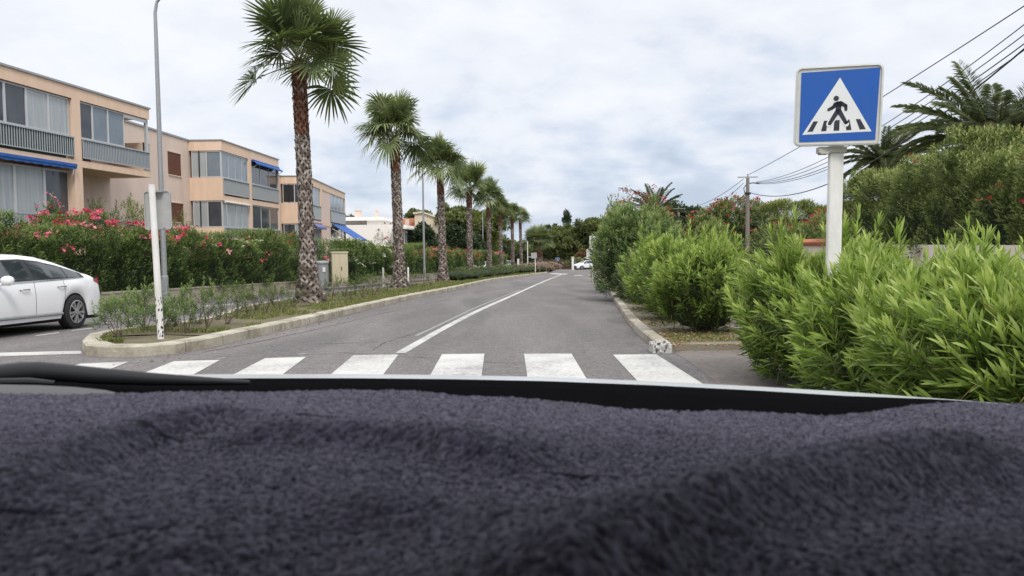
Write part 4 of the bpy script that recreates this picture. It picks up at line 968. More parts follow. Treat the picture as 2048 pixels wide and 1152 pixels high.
vs = [(p[0], y, p[1]) for pp, y in ((o_, .008), (o_, -.022), (i_, -.022), (i_, -.004)) for p in pp]
g.add([list(ML @ Vector(v)) for v in vs], np.array([[k*n+i, k*n+(i+1) % n, (k+1)*n+(i+1) % n, (k+1)*n+i] for k in range(3) for i in range(n)])); g.build('rim', M_SB, pl)
for dz in (-.27, .27): g = Geo(); g.box(-.10, .10, -.09, -.006, dz - .012, dz + .012, M=ML); g.build('bracket', M_GALV, root)

# ------------------------------------------------------------------ pedestrian sign on the right
S1, S2 = P(1590.5, 214, 7.30), P(1760, 211, 6.84)
ctr = (S1 + S2) / 2; dx = (S2 - S1); Wp = .72; Hp = .70
ctr = (P(1675.5, 211.5, 7.07))
base = Vector((P(1669, 480, 7.12).x, 7.16, gz(7.16) + .08)); root = empty('crossing_sign', base, 'blue and white pedestrian crossing sign on a white post among the bushes', 'road sign')
yaw = math.radians(-20)
ML = Matrix.Translation(ctr - base) @ Matrix.Rotation(yaw, 4, 'Z') @ Matrix.Rotation(math.radians(1.6), 4, 'Y')
M_SGN = mat('sign_rim', (.60, .60, .57), .5, (.48, .48, .44), 7, .9); M_SBLUE = mat('sign_blue', (.010, .092, .41), .42, (.022, .10, .34), 9, .8, streak=(1, 1, .35)); M_SWH = mat('sign_white', (.74, .75, .74), .35, (.68, .69, .68), 3, .8); M_SBK = mat('sign_black', (.03, .03, .045), .45)
g = Geo(); g.prism(rrect(Wp, Hp, .055), -.012, .015, ML)
o_, i_ = rrect(Wp, Hp, .055), rrect(Wp - .03, Hp - .03, .042); n = len(o_)
vs = [(p[0], y, p[1]) for pp, y in ((o_, .02), (o_, -.020), (i_, -.024), (i_, -.013)) for p in pp]
g.add([list(ML @ Vector(v)) for v in vs], np.array([[k*n+i, k*n+(i+1) % n, (k+1)*n+(i+1) % n, (k+1)*n+i] for k in range(3) for i in range(n)])); plate = g.build('sign_plate', M_SGN, root)
def flat(poly, y, m_, nm):
    g = Geo(); g.prism(poly, -y - .001, -y, ML); return g.build(nm, m_, plate)
# measured on a 610 x 580 unit face; centre (413,400); scale to metres
sx, sz = Wp / 605, Hp / 572
q = lambda x, y: ((x - 413) * sx, -(y - 398) * sz)
flat([q(152, 655), q(677, 650), q(690, 142), q(150, 152)], .0150, M_SBLUE, 'blue_field')
flat([q(172, 602), q(650, 590), q(420, 200)], .0165, M_SWH, 'white_triangle')
def flats(polys, y, m_, nm):
    g = Geo()
    for p_ in polys: g.prism(p_, -y - .001, -y, ML)
    return g.build(nm, m_, plate)
def cap(ax, ay, bx_, by_, ra, rb):
    dx_, dy_ = bx_ - ax, by_ - ay; an = math.atan2(dy_, dx_); out_ = []
    for k in range(9): t_ = an + math.pi / 2 + math.pi * k / 8; out_.append(q(ax + ra * math.cos(t_), ay + ra * math.sin(t_)))
    for k in range(9): t_ = an - math.pi / 2 + math.pi * k / 8; out_.append(q(bx_ + rb * math.cos(t_), by_ + rb * math.sin(t_)))
    return out_
for zp in ([q(208, 582), q(245, 580), q(280, 507), q(248, 507)], [q(303, 580), q(340, 579), q(348, 505), q(322, 505)], [q(391, 579), q(430, 578), q(430, 503), q(393, 503)], [q(478, 577), q(514, 576), q(497, 501), q(470, 501)], [q(570, 575), q(611, 573), q(570, 500), q(540, 500)]): flat(zp, .0180, M_SBK, 'zebra_bar')
flats([cap(408, 440, 360, 530, 26, 22), cap(425, 440, 474, 530, 26, 22)], .0186, M_SWH, 'figure_outline')
flats([[q(400 + 19 * math.cos(k * .5236), 347 + 19 * math.sin(k * .5236)) for k in range(12)], cap(418, 388, 418, 430, 20, 19), cap(408, 385, 378, 412, 15, 12), cap(378, 412, 352, 426, 12, 11), cap(432, 382, 466, 402, 15, 12), cap(467, 402, 470, 430, 12, 10), cap(412, 440, 362, 526, 17, 13), cap(424, 440, 472, 522, 17, 13), cap(472, 524, 486, 518, 12, 9), cap(398, 392, 430, 392, 18, 18)], .0192, M_SBK, 'walking_figure')
g = Geo(); tz = ctr.z - base.z - Hp / 2 + .03; n = 0
pp = rrect(.125, .075, .02)
vs = [(p[0] + dx_, p[1] , z_) for z_, dx_ in ((-.3, -.01), (tz, .02)) for p in pp]; k_ = len(pp); Rz = Matrix.Rotation(yaw, 4, 'Z')
vs = [list(Matrix.Rotation(yaw * .3, 4, 'Z') @ Vector(v)) for v in vs]
g.add(vs, [np.array([[i, (i+1) % k_, (i+1) % k_ + k_, i + k_] for i in range(k_)]), np.array([list(range(k_, 2*k_))])]); g.build('post', M_WHITE, root)
g = Geo(); Mb = Matrix.Translation((.02, -.01, 0)) @ Matrix.Rotation(yaw * .3, 4, 'Z'); g.box(-.165, .075, -.052, .05, tz - .085, tz - .035, M=Mb); g.box(-.15, -.08, -.06, .05, tz - .098, tz - .085, M=Mb); g.build('bracket', mat('bracket', (.45, .43, .38), .6), root)

# ------------------------------------------------------------------ palms in the island row
palms = [(1, 617, 597, 130, 22.0, 'tall fan palm nearest the camera, crown cut by the top of the view', .20, .42, 46, .98, 1.02),
         (2, 799, 789, 280, 35.0, 'second fan palm of the row, beside the two white posts', .20, .42, 42, 1.02, 1.08),
         (3, 886, 880, 343, 47.0, 'third fan palm of the row, just right of a street lamp', .20, .38, 40, 1.02, 1.08),
         (4, 940, 938, 379, 60.0, 'fourth fan palm of the row, lower trunk smooth and grey in one patch', .20, .36, 38, 1.02, 1.05),
         (5, 979, 977, 402, 74.0, 'fifth fan palm of the row, between two distant street lamps', .20, .34, 36, 1.02, 1.05),
         (6, 1003, 1000, 424, 87.0, 'sixth fan palm of the row, third from its far end', .20, .34, 28, .98, 1.0),
         (7, 1026, 1024, 434, 99.0, 'seventh fan palm of the row, before the last one', .20, .32, 28, .95, .95),
         (8, 1043, 1040, 438, 111.0, 'eighth and farthest fan palm at the end of the row', .20, .32, 28, .95, .9)]
for i, pb, pt_, yt, D_, lb, tr_, br_, nc, R_, pl_ in palms:
    b_ = gx(pb, D_); b_.z += .12; t_ = P(pt_, yt, D_)
    fan_palm(lb, b_, t_, 100 + i, tr_ * (.9 if i == 1 else 1), br_, nc, R_, pl_, spiky=[0, -.16, .10, .06, -.06, .1, .12, 0, -.05][i], boots=1.0 if D_ < 40 else (.8 if D_ < 65 else .6), group='fan palms in a row on the island', red=.3 if i == 1 else .22)
b_ = gx(1077, 125); fan_palm('short stout fan palm with reddish trunk beyond the island end', b_, P(1076, 484, 125), 120, .72, .8, 40, 1.5, 1.1, boots=.55, red=.55, upright=.2, spiky=-.1)

# young shrubs on the island
r_ = random.Random(8)
sh = [(238, 676, .62, 'round-topped young oleander bush at the very tip of the island'), (262, 655, .60, None), (290, 662, .75, 'bushy young oleander right against the white sign post'), (318, 668, .5, None), (352, 655, .62, None), (396, 650, .75, 'full young oleander clump with light tips, second post-side plant'), (436, 640, .55, None), (478, 628, .55, None), (512, 622, .5, None), (545, 612, .5, None), (585, 615, .42, None), (650, 600, .5, None), (668, 594, .62, None),
      (690, 597, .6, None), (712, 590, .7, None), (735, 590, .62, None), (755, 586, .66, None), (775, 586, .6, None), (826, 578, .6, None), (845, 573, .62, None), (862, 571, .6, None),
      (374, 668, .45, None), (414, 659, .6, None), (455, 650, .5, None), (498, 637, .55, None), (530, 630, .5, None), (560, 622, .5, None), (703, 601, .55, None), (724, 597, .55, None), (746, 592, .6, None)]
SHL = ['', 'young oleander just left of the white post of the sign back, nearest the kerb', '', 'small young oleander hugging the foot of the white sign post', 'young oleander first to the right of the white sign post', '', 'young oleander halfway between white sign post and first palm', 'young oleander with thin stems, fourth before the first palm', 'young oleander, third before the first palm', 'young oleander, second before the first palm',
       'low young oleander touching the left side of the first palm base', 'young oleander touching the right side of the first palm base', 'young oleander second after the first palm, in front of the bin', 'young oleander in front of the beige cabinet left door', 'tallest young oleander, in front of the beige cabinet right edge', 'young oleander just past the beige cabinet', 'young oleander just left of the left white post', 'young oleander at the left side of the second palm base', 'young oleander just right of the right white post', 'young oleander second after the second palm', 'young oleander just before the third palm',
       'low kerb-side young oleander right of the white sign post', 'bushy kerb-side young oleander, second right of the sign post', 'kerb-side young oleander, third right of the sign post', 'kerb-side young oleander, third left of the first palm', 'kerb-side young oleander, second left of the first palm', 'kerb-side young oleander just left of the first palm', 'kerb-side young oleander in line with the beige cabinet', 'kerb-side young oleander just past the beige cabinet', 'kerb-side young oleander left of the left white post']
for i, (px, py, h_, lb) in enumerate(sh):
    c_ = G(px, py, .14); lb = lb or SHL[i]
    bush(lb, c_, (.24 if i > 5 else .34) + .1 * r_.random(), .3, h_ * (1.15 if i > 5 else .95), 26 if i > 5 else 60, .085, .012, OL_MID if i < 6 else OL_LEFT, 300 + i, shootL=.16, nl=16, low=.30, twigs=9, inner=.3, core=False, name='young_oleander', cat='young shrub', group='young oleanders planted along the island', simple=i > 5, v=(.1, .9), upw=1.4)
FARL = ['low %s shrub on the far island, %s' % (('green', 'greyish')[i % 2], w_) for i, w_ in enumerate(('just past the third palm', 'second past the third palm', 'third past the third palm', 'just before the fourth palm', 'just past the fourth palm', 'second past the fourth palm', 'midway between fourth and fifth palm', 'just before the fifth palm', 'just past the fifth palm', 'second past the fifth palm', 'just before the sixth palm', 'just past the sixth palm', 'second past the sixth palm', 'at the island end beside the square sign'))]
for i in range(14):   # farther along the strip they close up into low shrubs
    y = 49 + i * 3.2; x = MEDL(y) * .35 + LK(y) * .65 - .6 + r_.uniform(-.5, .3)
    bush(FARL[i], (x, y, gz(y) + .14), 1.1, 1.7, .75 + r_.uniform(-.08, .15), 70, .2, .04, OL_GREY if i % 2 else OL_FAR, 330 + i, shootL=.2, nl=8, low=.1, twigs=0, simple=True, name='low_shrub', cat='low shrub', group='low shrubs along the far island', v=(.0, .55))
bush('dried pale blossom bush at the far end of the island', gx(1072, 90), 2.0, 1.2, 1.15, 260, .14, .05, BLUSH, 350, shootL=.15, nl=8, twigs=0, simple=True, name='dry_bush', cat='dry bush', v=(0, .9))
bush('pale drying blossom bush spilling over the kerb beyond the square sign', gx(1092, 97), 1.8, 1.2, 1.25, 220, .14, .05, BLUSH, 351, shootL=.15, nl=8, twigs=0, simple=True, name='dry_bush', cat='dry bush', v=(.1, 1.0))

# ------------------------------------------------------------------ grass and litter (uncountable)
GRASS = leafmat('grass_blade', [(.08,.10,.035), (.13,.17,.045), (.20,.22,.075), (.32,.27,.15)], .3, .6)
def grass(name, label, pts, hgt, seed, spread=.35):
    rs = np.random.RandomState(seed); n = len(pts); d = nrm(np.stack([rs.normal(0, spread, n), rs.normal(0, spread, n), np.ones(n)], 1)); s_ = nrm(np.cross(d, rs.normal(0, 1, (n, 3))))
    g = Geo(); h_ = hgt * rs.uniform(.4, 1.3, n); leaves(g, pts, d, s_, h_, .003 + .00035 * pts[:, 1], .35, np.clip(rs.uniform(0, 1, n), 0, 1), simple=True)
    tag(g.build(name, GRASS), label, kind='stuff')
rs = np.random.RandomState(5)
n = 40000; y = 11.1 + rs.power(.62, n) * 0 + (rs.rand(n) ** 1.9) * 75; lk = np.array([LK(a) for a in y]); ml = np.array([MEDL(a) for a in y]); u = rs.rand(n) ** .6
x = ml + .25 + (lk - ml - .45) * u; keep = (vn(x * 1.6, y * 1.1) > .27 + .45 * np.clip((14.5 - y) / 2.5, 0, 1)) & ~((y < med_y0 + .3) & (x > G(305, 700).x))
x, y = x[keep], y[keep]; z = np.array([gz(a) for a in y]) + .13
grass('grass', 'short patchy grass along the island strip', np.stack([x, y, z], 1), .13, 6)
n = 5000; y = RKE + .5 + rs.rand(n) ** 1.6 * 14; x = np.array([RK(a) for a in y]) + .25 + rs.rand(n) * 1.5; keep = vn(x * 2 + 9, y * 2) > .45; x, y = x[keep], y[keep]
grass('grass', 'dry grass under the bushes behind the right kerb', np.stack([x, y, np.array([gz(a) for a in y]) + .085], 1), .10, 9, .6)
LITTER = leafmat('dead_leaf', [(.12,.06,.03), (.24,.13,.06), (.36,.22,.12), (.42,.33,.22)], .1, .8)
n = 1500; y = RKE - .1 + rs.rand(n) ** 1.5 * 5; x = np.where(rs.rand(n) < .65, np.array([RK(a) for a in y]) + .2 + rs.rand(n) * 1.3, 2.1 + rs.rand(n) * 1.2)
keep = vn(x * 3, y * 3 + 4) > .42; x, y = x[keep], y[keep]; n = len(x); th = rs.rand(n) * 6.283; d = nrm(np.stack([np.cos(th), np.sin(th), rs.uniform(0, .5, n)], 1)); s_ = nrm(np.cross(d, UP + rs.normal(0, .4, (n, 3))))
g = Geo(); leaves(g, np.stack([x, y, np.array([gz(a) for a in y]) + .10], 1), d, s_, .10 * rs.uniform(.4, 1.1, n), .010, .15, rs.rand(n), simple=True)
tag(g.build('leaf_litter', LITTER), 'fallen brown leaves around the kerb corner', kind='stuff')
n = 500; y = rs.uniform(9.5, 40, n); x = np.array([LK(a) for a in y]) + rs.exponential(.18, n) + .02; g = Geo()
s_ = rs.uniform(.004, .014, n)
for i in range(n): g.box(x[i] - s_[i], x[i] + s_[i], y[i] - s_[i], y[i] + s_[i], gz(y[i]), gz(y[i]) + s_[i] * .8, var=rs.rand())
tag(g.build('gravel', leafmat('grit', [(.10, .09, .08), (.30, .27, .23)], 0, .9)), 'loose grit along the island kerb', kind='stuff')

# ------------------------------------------------------------------ right side: bushes
NB = 'bright oleander bushes beside the right kerb'
bush('leafy bright green oleander bush at the left end of the big near mass', (3.16, 7.8, gz(7.8) + .05), .95, 1.0, 1.20, 570, .195, .021, OL_NEAR, 41, shootL=.36, nl=17, s0=60, s1=14, low=.05, group=NB, narrow=.75, v=(.12, .8), inner=.6)
bush('tall bright oleander bush right in front of the crossing sign post', (3.15, 5.9, gz(5.9) + .05), .95, 1.0, 1.05, 588, .195, .021, OL_NEAR, 42, shootL=.36, nl=17, s0=60, s1=14, low=.05, group=NB, narrow=.8, v=(.12, .8), inner=.6)
bush('nearest bright oleander bush at the lower edge beside the car bonnet', (2.95, 4.2, gz(4.2) + .02), .85, 1.0, 1.08, 552, .195, .021, OL_NEAR, 43, shootL=.36, nl=17, s0=60, s1=14, low=.05, group=NB, narrow=.8, v=(.15, .85), inner=.6)
bush('bright oleander bush behind the sign, against the beige wall', (4.9, 8.0, gz(8) + .05), 1.1, 1.3, .98, 478, .195, .021, OL_NEAR, 44, shootL=.36, nl=17, s0=60, s1=14, low=.2, group=NB, v=(.12, .8))
bush('bright oleander bush under the flowering hedge at the far right edge', (4.6, 5.8, gz(5.8) + .05), 1.0, 1.1, 1.0, 478, .195, .021, OL_NEAR, 45, shootL=.36, nl=17, s0=60, s1=14, low=.2, group=NB, v=(.12, .8))
bush('rounded bright oleander bush with bare dark stems at the kerb end', (3.0, 12.4, gz(12.4) + .08), .78, .85, 1.30, 640, .165, .019, OL_NEAR, 46, shootL=.34, nl=18, s0=60, s1=14, low=.20, group=NB, narrow=.42, v=(.1, .78), twigs=80)
bush('yellowish green oleander bush filling behind the kerb end bush', (3.35, 15.2, gz(15.2) + .08), 1.0, 1.25, 1.42, 640, .165, .019, OL_NEAR, 47, shootL=.34, nl=18, s0=60, s1=14, low=.10, group=NB, narrow=.6, v=(.12, .82))
bush('bright oleander bush touching the kerb before the tall dark green one', (3.65, 18.0, gz(18) + .08), 1.1, 1.3, 1.5, 520, .165, .019, OL_NEAR, 48, shootL=.34, nl=18, s0=60, s1=14, low=.08, group=NB, narrow=.7, v=(.1, .7))
bush('big tall deep green oleander standing over the bright bushes', (3.85, 24.5, gz(24) + .08), 1.3, 1.6, 2.68, 900, .25, .027, OL_MID, 49, shootL=.5, nl=17, low=.08, narrow=.8, v=(.15, .95))
bush('deep green oleander behind the tall one along the kerb', (4.65, 31, gz(31) + .08), 1.35, 2.6, 3.0, 500, .19, .03, OL_MID, 50, shootL=.4, nl=14, low=.08, narrow=.8, v=(.05, .7))
bush('greyish shrub dotted with dry whitish heads hugging the kerb', (3.55, 21.6, gz(21.6) + .08), .72, 1.5, 1.35, 420, .06, .018, OL_GREY, 51, shootL=.25, nl=14, low=.05, narrow=.8, v=(.0, 1.0), name='grey_shrub', cat='shrub', simple=True)
bush('small dark shrub trailing over the far kerb below the sign panels', (5.35, 40, gz(40) + .08), .8, 2.2, 1.7, 380, .12, .035, OL_FAR, 52, shootL=.3, nl=10, low=.03, narrow=.9, name='kerb_shrub', cat='shrub', simple=True)
bush('sparse red-flowered shrub with thin stems rising behind the tall oleander', (5.75, 35, gz(35)), 1.5, 1.4, 4.0, 330, .16, .035, OL_GREY, 53, shootL=.4, nl=8, low=.35, narrow=.6, flowers=(FL_RED, 60, .11, .72), twigs=40, core=False, v=(0, .6), simple=True, name='flowering_shrub', cat='flowering shrub')

# far bushes and trees on the right
bush('large rusty red oleander mound beside the nearer utility pole', (18.2, 64, gz(64)), 4.4, 3.0, 6.0, 2600, .26, .06, OL_FAR, 61, shootL=.5, nl=11, inner=1.2, low=.03, narrow=.9, flowers=(FL_RED, 190, .17, .35), v=(.1, .9), simple=True)
bush('green bush at the left foot of the rusty oleander mound', (15.2, 60, gz(60)), 1.6, 2, 4.3, 700, .28, .06, OL_FAR, 62, shootL=.45, nl=10, inner=1.0, low=.03, narrow=.9, v=(.2, 1), simple=True)
bush('olive green oleander row behind the tiled wall end', (13.6, 34, gz(34)), 3.4, 2.0, 3.0, 1500, .18, .035, OL_FAR, 63, shootL=.4, nl=11, low=.05, narrow=.95, v=(.15, .9), flowers=(FL_RED, 40, .12, .8), simple=True)
hedge('tall yellow green clipped pine hedge behind the olive oleander row', (17.2, 52), (27, 52), 3, 5.2, -.5, 10, .42, .05, PINE_Y, 64, shootL=.6, nl=9, simple=True, name='pine_hedge', cat='hedge', droop=-.05)
hedge('huge oleander hedge with scattered red flowers above the beige wall', (8.6, 9.0), (11.05, 27.3), 3.0, lambda s_: 2.2 + .13 * np.sin(s_ * .8) + .1 * np.sin(s_ * 2.1), 1.15, 34, .16, .026, OL_FAR, 65, nl=12, shootL=.42, side=-1, lump=.5, flowers=[(FL_RED, 26, .07, .2, 0, 12), (FL_PINK, 18, .08, .1, 1, 6)], zg=-.3)
# beige wall with clay coping
wr = [(7.9, 4), (11.25, 31)]
g = Geo(); a_, b_ = Vector((wr[0][0], wr[0][1], 0)), Vector((wr[1][0], wr[1][1], 0)); t_ = (b_ - a_).normalized(); nn = Vector((t_.y, -t_.x, 0)); Lw = (b_ - a_).length
MW = Matrix.Translation((a_.x, a_.y, 0)) @ Matrix.Rotation(math.atan2(t_.y, t_.x), 4, 'Z')
g.box(0, Lw, -.2, 0, -1, 1.08, M=MW); wl = g.build('boundary_wall', mat('beige_render', (.70, .62, .54), .9, (.58, .51, .44), 1, 1, .3, 40)); tag(wl, 'beige rendered wall with clay tile coping behind the bright bushes', 'wall')
g = Geo(); n = int(Lw / .19)
for i in range(int(n * .80), n):
    x_ = Lw * (i + .5) / n; g.tube([MW @ Vector((x_, .10, 1.09)), MW @ Vector((x_, -.1, 1.19)), MW @ Vector((x_, -.32, 1.09))], .085, 8, var=i % 3 / 3)
g.build('coping', M_TILE, wl, smooth=True)

date_palm('large date palm over the hedge at the right edge', (15.0, 24.6, gz(24.6)), P(1995, 284, 24.6), 71, 76, 3.05, .38, emax=60)
date_palm('smaller date palm just right of the crossing sign', (18.5, 38, gz(38)), P(1768, 322, 38), 72, 60, 2.3, .32, emax=66)
date_palm('distant date palm behind the tall deep green oleander', gx(1311, 72), P(1309, 428, 72), 73, 40, 3.2, .3, emax=82)
tree('dark round-topped conifer beside the distant date palm', gx(1352, 100), [(0, 0, 4.8, 4.3, 3, 3.6), (-3, 0, 3.4, 2.4, 2, 2.8), (3.2, 0, 3.0, 2.4, 2, 2.6)], 230, 90, .4, PINE_D, 81, 4.2, .25, 'conifer', 'conifer', flat=.4, clr=.28)

# trees at the end of the road
def crowns(r_, n, w, h, zc, s_=1.0): return [(r_.uniform(-w, w), r_.uniform(-2, 2), zc + r_.uniform(-h, h), r_.uniform(1.6, 2.6) * s_, r_.uniform(1.6, 2.6) * s_, r_.uniform(1.3, 2.2) * s_) for _ in range(n)]
r_ = random.Random(12)
T = [('broad umbrella pine right of the stout palm', 1120, 150, 4.6, 4.8, 2.2, PINE), ('umbrella pine behind the white post at the junction', 1150, 160, 4.6, 6.0, 2.4, PINE), ('tallest pine behind the stacked sign panels', 1184, 150, 4.0, 6.4, 2.6, PINE), ('pine between the junction pines and tall oleander', 1222, 140, 4.2, 6.0, 2.4, PINE),
     ('dense pine behind the sixth palm', 992, 165, 3.0, 4.6, 2.0, PINE), ('yellowish pine between fourth and fifth palm', 962, 128, 3.6, 6.6, 2.8, PINE_Y), ('olive pine just right of third palm', 925, 122, 3.2, 7.0, 2.9, PINE), ('small pine beside the stout palm', 1056, 172, 3.4, 2.8, 1.3, PINE)]
for lb, px, D_, w_, zc, hh, m_ in T:
    cr = crowns(r_, 9, w_ * .8, hh * .6, zc, 1.0) + [(0, 0, zc * .45, w_ * .85, 2.5, zc * .4)]
    tree(lb, gx(px, D_), cr, 190, 80, .42, m_, 400 + px, zc, .3, clr=.30, group='pines at the end of the road')
for lb, px, D_, w_, h_ in (('dark bushy cypress left of third palm', 848, 92, 3.0, 5.6), ('dark dense conifer right of third palm', 912, 98, 3.6, 5.8), ('dark shade conifer between fourth and fifth palm', 950, 112, 3.0, 4.8), ('dark low conifer behind the junction', 1140, 172, 5, 4.6), ('dark conifer behind the parked cars', 1000, 150, 5, 4.6), ('dark conifer at the road end behind the small crossing sign', 1100, 168, 5, 5.0), ('dark conifer behind the white car at the junction', 1185, 165, 6, 5.2)):
    tree(lb, gx(px, D_), [(0, 0, h_ * .42, w_ * .8, w_ * .6, h_ * .42), (w_ * .4, 0, h_ * .3, w_ * .5, 1.5, h_ * .35), (-w_ * .4, 0, h_ * .3, w_ * .5, 1.5, h_ * .3), (0, 0, h_ * .75, w_ * .4, 1.4, h_ * .25)], 150, 80, .4, PINE_D, 500 + px, h_ * .5, .25, 'conifer', 'conifer', clr=.33, group='dark conifers')
tree('round pine crown behind the cream house', gx(842, 150), [(0, 0, 9.6, 2.6, 2.2, 1.9), (2.4, 0, 8.9, 2.2, 2, 1.7), (-1.6, 0, 10.2, 1.6, 1.5, 1.3), (4.6, 0, 8.2, 1.6, 1.5, 1.5)], 100, 80, .36, PINE, 91, 9, .3, clr=.3)
tree('low tree top behind the white house roof', gx(715, 125), [(0, 0, 7.4, 2.6, 2, 1.6), (-3, 0, 7.0, 2.2, 1.6, 1.2), (3, 0, 7.1, 1.8, 1.4, 1.3), (8.2, 0, 6.4, 1.2, 1, .8)], 80, 60, .36, PINE, 92, 6, .25, clr=.3)
tree('thin dark cypress tip above the pines', gx(1134, 178), [(0, 0, 10.2, .7, .7, 2.4)], 30, 60, .3, PINE_D, 93, 9, .12, 'cypress', 'cypress', clr=.5)
tree('rusty blossom shrub above the white car', gx(1170, 136), [(0, 0, 2.2, 1.5, 1.2, 1.1), (.8, 0, 1.8, 1.2, 1, 1.0), (-.8, 0, 1.5, 1.2, 1, .9)], 90, 70, .2, RUSTY, 94, 1.4, .1, 'flowering_tree', 'small tree', clr=.34)
bush('green hedge shrub with white dots right of the white post', gx(1160, 133), 2.4, 1.2, 1.9, 260, .25, .06, OL_FAR, 95, shootL=.4, nl=8, low=.03, twigs=0, simple=True, flowers=(FL_WHITE, 24, .14, .4), name='hedge_shrub', cat='shrub')
for i, (px, D_, h_, w_) in enumerate(((1105, 140, 1.6, 3.0), (1126, 146, 1.5, 2.4), (1080, 140, 1.9, 2.2))):
    bush(('dark undergrowth shrub left of the small crossing sign', 'dark undergrowth shrub right of the small crossing sign', 'dark undergrowth shrub beneath the stout palm')[i], gx(px, D_), w_, 1.2, h_, 200, .28, .07, PINE_D, 600 + i, shootL=.4, nl=8, low=.03, twigs=0, simple=True, name='undergrowth_shrub', cat='shrub')

# distant wooded backdrop closing the horizon
rs = np.random.RandomState(77); g = Geo(); n = 15000
x = rs.uniform(-140, 190, n); y = 205 + rs.uniform(0, 18, n); hh = 4.6 + 2.4 * vn(x * .09, y * .02 + 3) + 1.3 * vn(x * .4, y * .2); z = gz(230) + hh * rs.uniform(0, 1, n) ** .6
d = nrm(rs.normal(0, 1, (n, 3)) + UP * .8); s_ = nrm(np.cross(d, rs.normal(0, 1, (n, 3)))); leaves(g, np.stack([x, y, z], 1), d, s_, 1.1 * rs.uniform(.5, 1.4, n), .42, .1, np.clip(vn(x * .5, z * .7) * .8 + rs.normal(0, .12, n), 0, 1), simple=True)
tag(g.build('woods', PINE), 'far belt of low woods closing the horizon', kind='stuff')

# ------------------------------------------------------------------ utility poles and cables
M_POLE = mat('wood_pole', (.27, .24, .21), .9, (.17, .15, .13), 5, 1, .4, 30, streak=(6, 6, .5))
def upole(c_, H, label, n_, arm=.75, seed=0):
    root = empty('utility_pole', c_, label, 'utility pole', group='utility poles behind the right hedges')
    g = Geo(); g.tube([(0, 0, -.3), (0, 0, H * .6), (0, 0, H)], [.19, .15, .125], 12); g.build('pole', M_POLE, root)
    g = Geo(); g.box(-arm, arm, -.04, .04, H + .02, H + .10); g.tube([(0, 0, H + .1), (0, 0, H + .28)], .05, 8); g.build('crossarm', M_GALV, root)
    g = Geo(); g.tube([(0, 0, H - .42), (.4, 0, H - .36), (.85, 0, H - .44)], .04, 6); g.tube([(-.12, 0, H - .5), (-.3, 0, H - .75), (-.2, 0, H - 1.2), (-.12, 0, H - 1.0)], .03, 6); g.box(-.17, .17, -.2, .2, H - 1.22, H - 1.08); g.build('bracket', M_DARK, root)
    return root
p1_ = gx(1494.5, 59); t1 = P(1492, 356, 59); upole(p1_, t1.z - p1_.z, 'weathered wooden utility pole with short crossarm beside the rusty oleander', 1)
p2_ = gx(1357, 93); t2 = P(1357, 418, 93); upole(p2_, t2.z - p2_.z, 'farther wooden utility pole in front of the dark conifer', 2)
p3_ = Vector((15.7, 20.5, gz(20.5))); upole(p3_, 8.0, 'wooden utility pole carrying the cables just outside the right edge', 3)
M_WIRE = mat('cable', (.035, .035, .04), .6)
def cable(a_, b_, sag, r_, label, n=24):
    pts = [a_.lerp(b_, i / n) - Vector((0, 0, sag * 4 * (i / n) * (1 - i / n))) for i in range(n + 1)]; g = Geo(); g.tube(pts, r_, 6)
    o = g.build('overhead_cable', M_WIRE); tag(o, label, 'cable', 'overhead cables strung between the utility poles'); return o
E3 = lambda px, py, Y=20.5: P(px, py, Y)
cable(P(1496, 350, 59), E3(2170, -68), .25, .018, 'single highest cable running up from the top of the nearer pole')
cable(P(1512, 364, 58.8), E3(2165, -42), 1.05, .016, 'upper thin cable of the sagging bundle right of the nearer pole')
cable(P(1512, 365, 58.8), E3(2165, -20), 1.15, .016, 'second thin cable of the sagging bundle right of the nearer pole')
cable(P(1512, 366, 58.8), E3(2165, 0), 1.25, .018, 'third cable of the sagging bundle right of the nearer pole')
cable(P(1512, 367, 58.8), E3(2165, 14), 1.3, .016, 'lowest cable of the sagging bundle right of the nearer pole')
cable(P(1499, 385, 59), E3(2165, -3, 20.3), 1.9, .026, 'thick black cable sagging deepest below the bundle')
cable(P(1487, 358, 59), P(1360, 417, 93), .6, .02, 'upper cable between the two wooden poles')
cable(P(1487, 366, 59), P(1360, 419, 93), 1.1, .018, 'middle cable between the two wooden poles')
cable(P(1490, 388, 59), P(1360, 430, 93), 1.2, .025, 'lowest cable between the two wooden poles')

# ------------------------------------------------------------------ far signs, posts, fence, panels
def post_sign(px, py0, py1, D_, label, wp, hp, kind, cx_=None, cy=None, rz=0):
    c_ = gx(px, D_); k = D_ / F; root = empty('road_sign', c_, label, 'road sign', rz=rz)
    H = P(px, py0, D_).z - c_.z
    g = Geo(); g.tube([(0, 0, 0), (0, 0, H)], .045, 10); g.build('post', M_WHITE, root)
    pz = P(px, cy, D_).z - c_.z; ox = (cx_ - px) * k
    g = Geo(); g.prism([(ox + x_, pz + z_) for x_, z_ in rrect(wp, hp, .06)], -.07, -.05); pl = g.build('sign_plate', M_SB if kind == 'back' else M_WHITE, root)
    if kind == 'blue':
        g = Geo(); g.prism([(ox + x_, pz + z_) for x_, z_ in rrect(wp - .08, hp - .08, .03)], -.078, -.072); g.build('blue_field', M_SBLUE, pl)
        g = Geo(); g.prism([(ox - .26, pz - .22), (ox + .26, pz - .22), (ox, pz + .26)], -.086, -.08); g.build('white_triangle', M_SWH, pl)
        g = Geo(); g.prism([(ox - .05, pz - .16), (ox + .08, pz - .16), (ox + .04, pz + .1), (ox - .04, pz + .1)], -.092, -.088); g.build('walking_figure', M_SBK, pl)
    return root
post_sign(1070.5, 505, 548, 82, 'back of a square pale sign on a white post at the island end', .60, .60, 'back', 1068, 511)
post_sign(1115, 517, 541, 142, 'small distant blue crossing sign on a thin post', .72, .72, 'blue', 1115, 519.5)
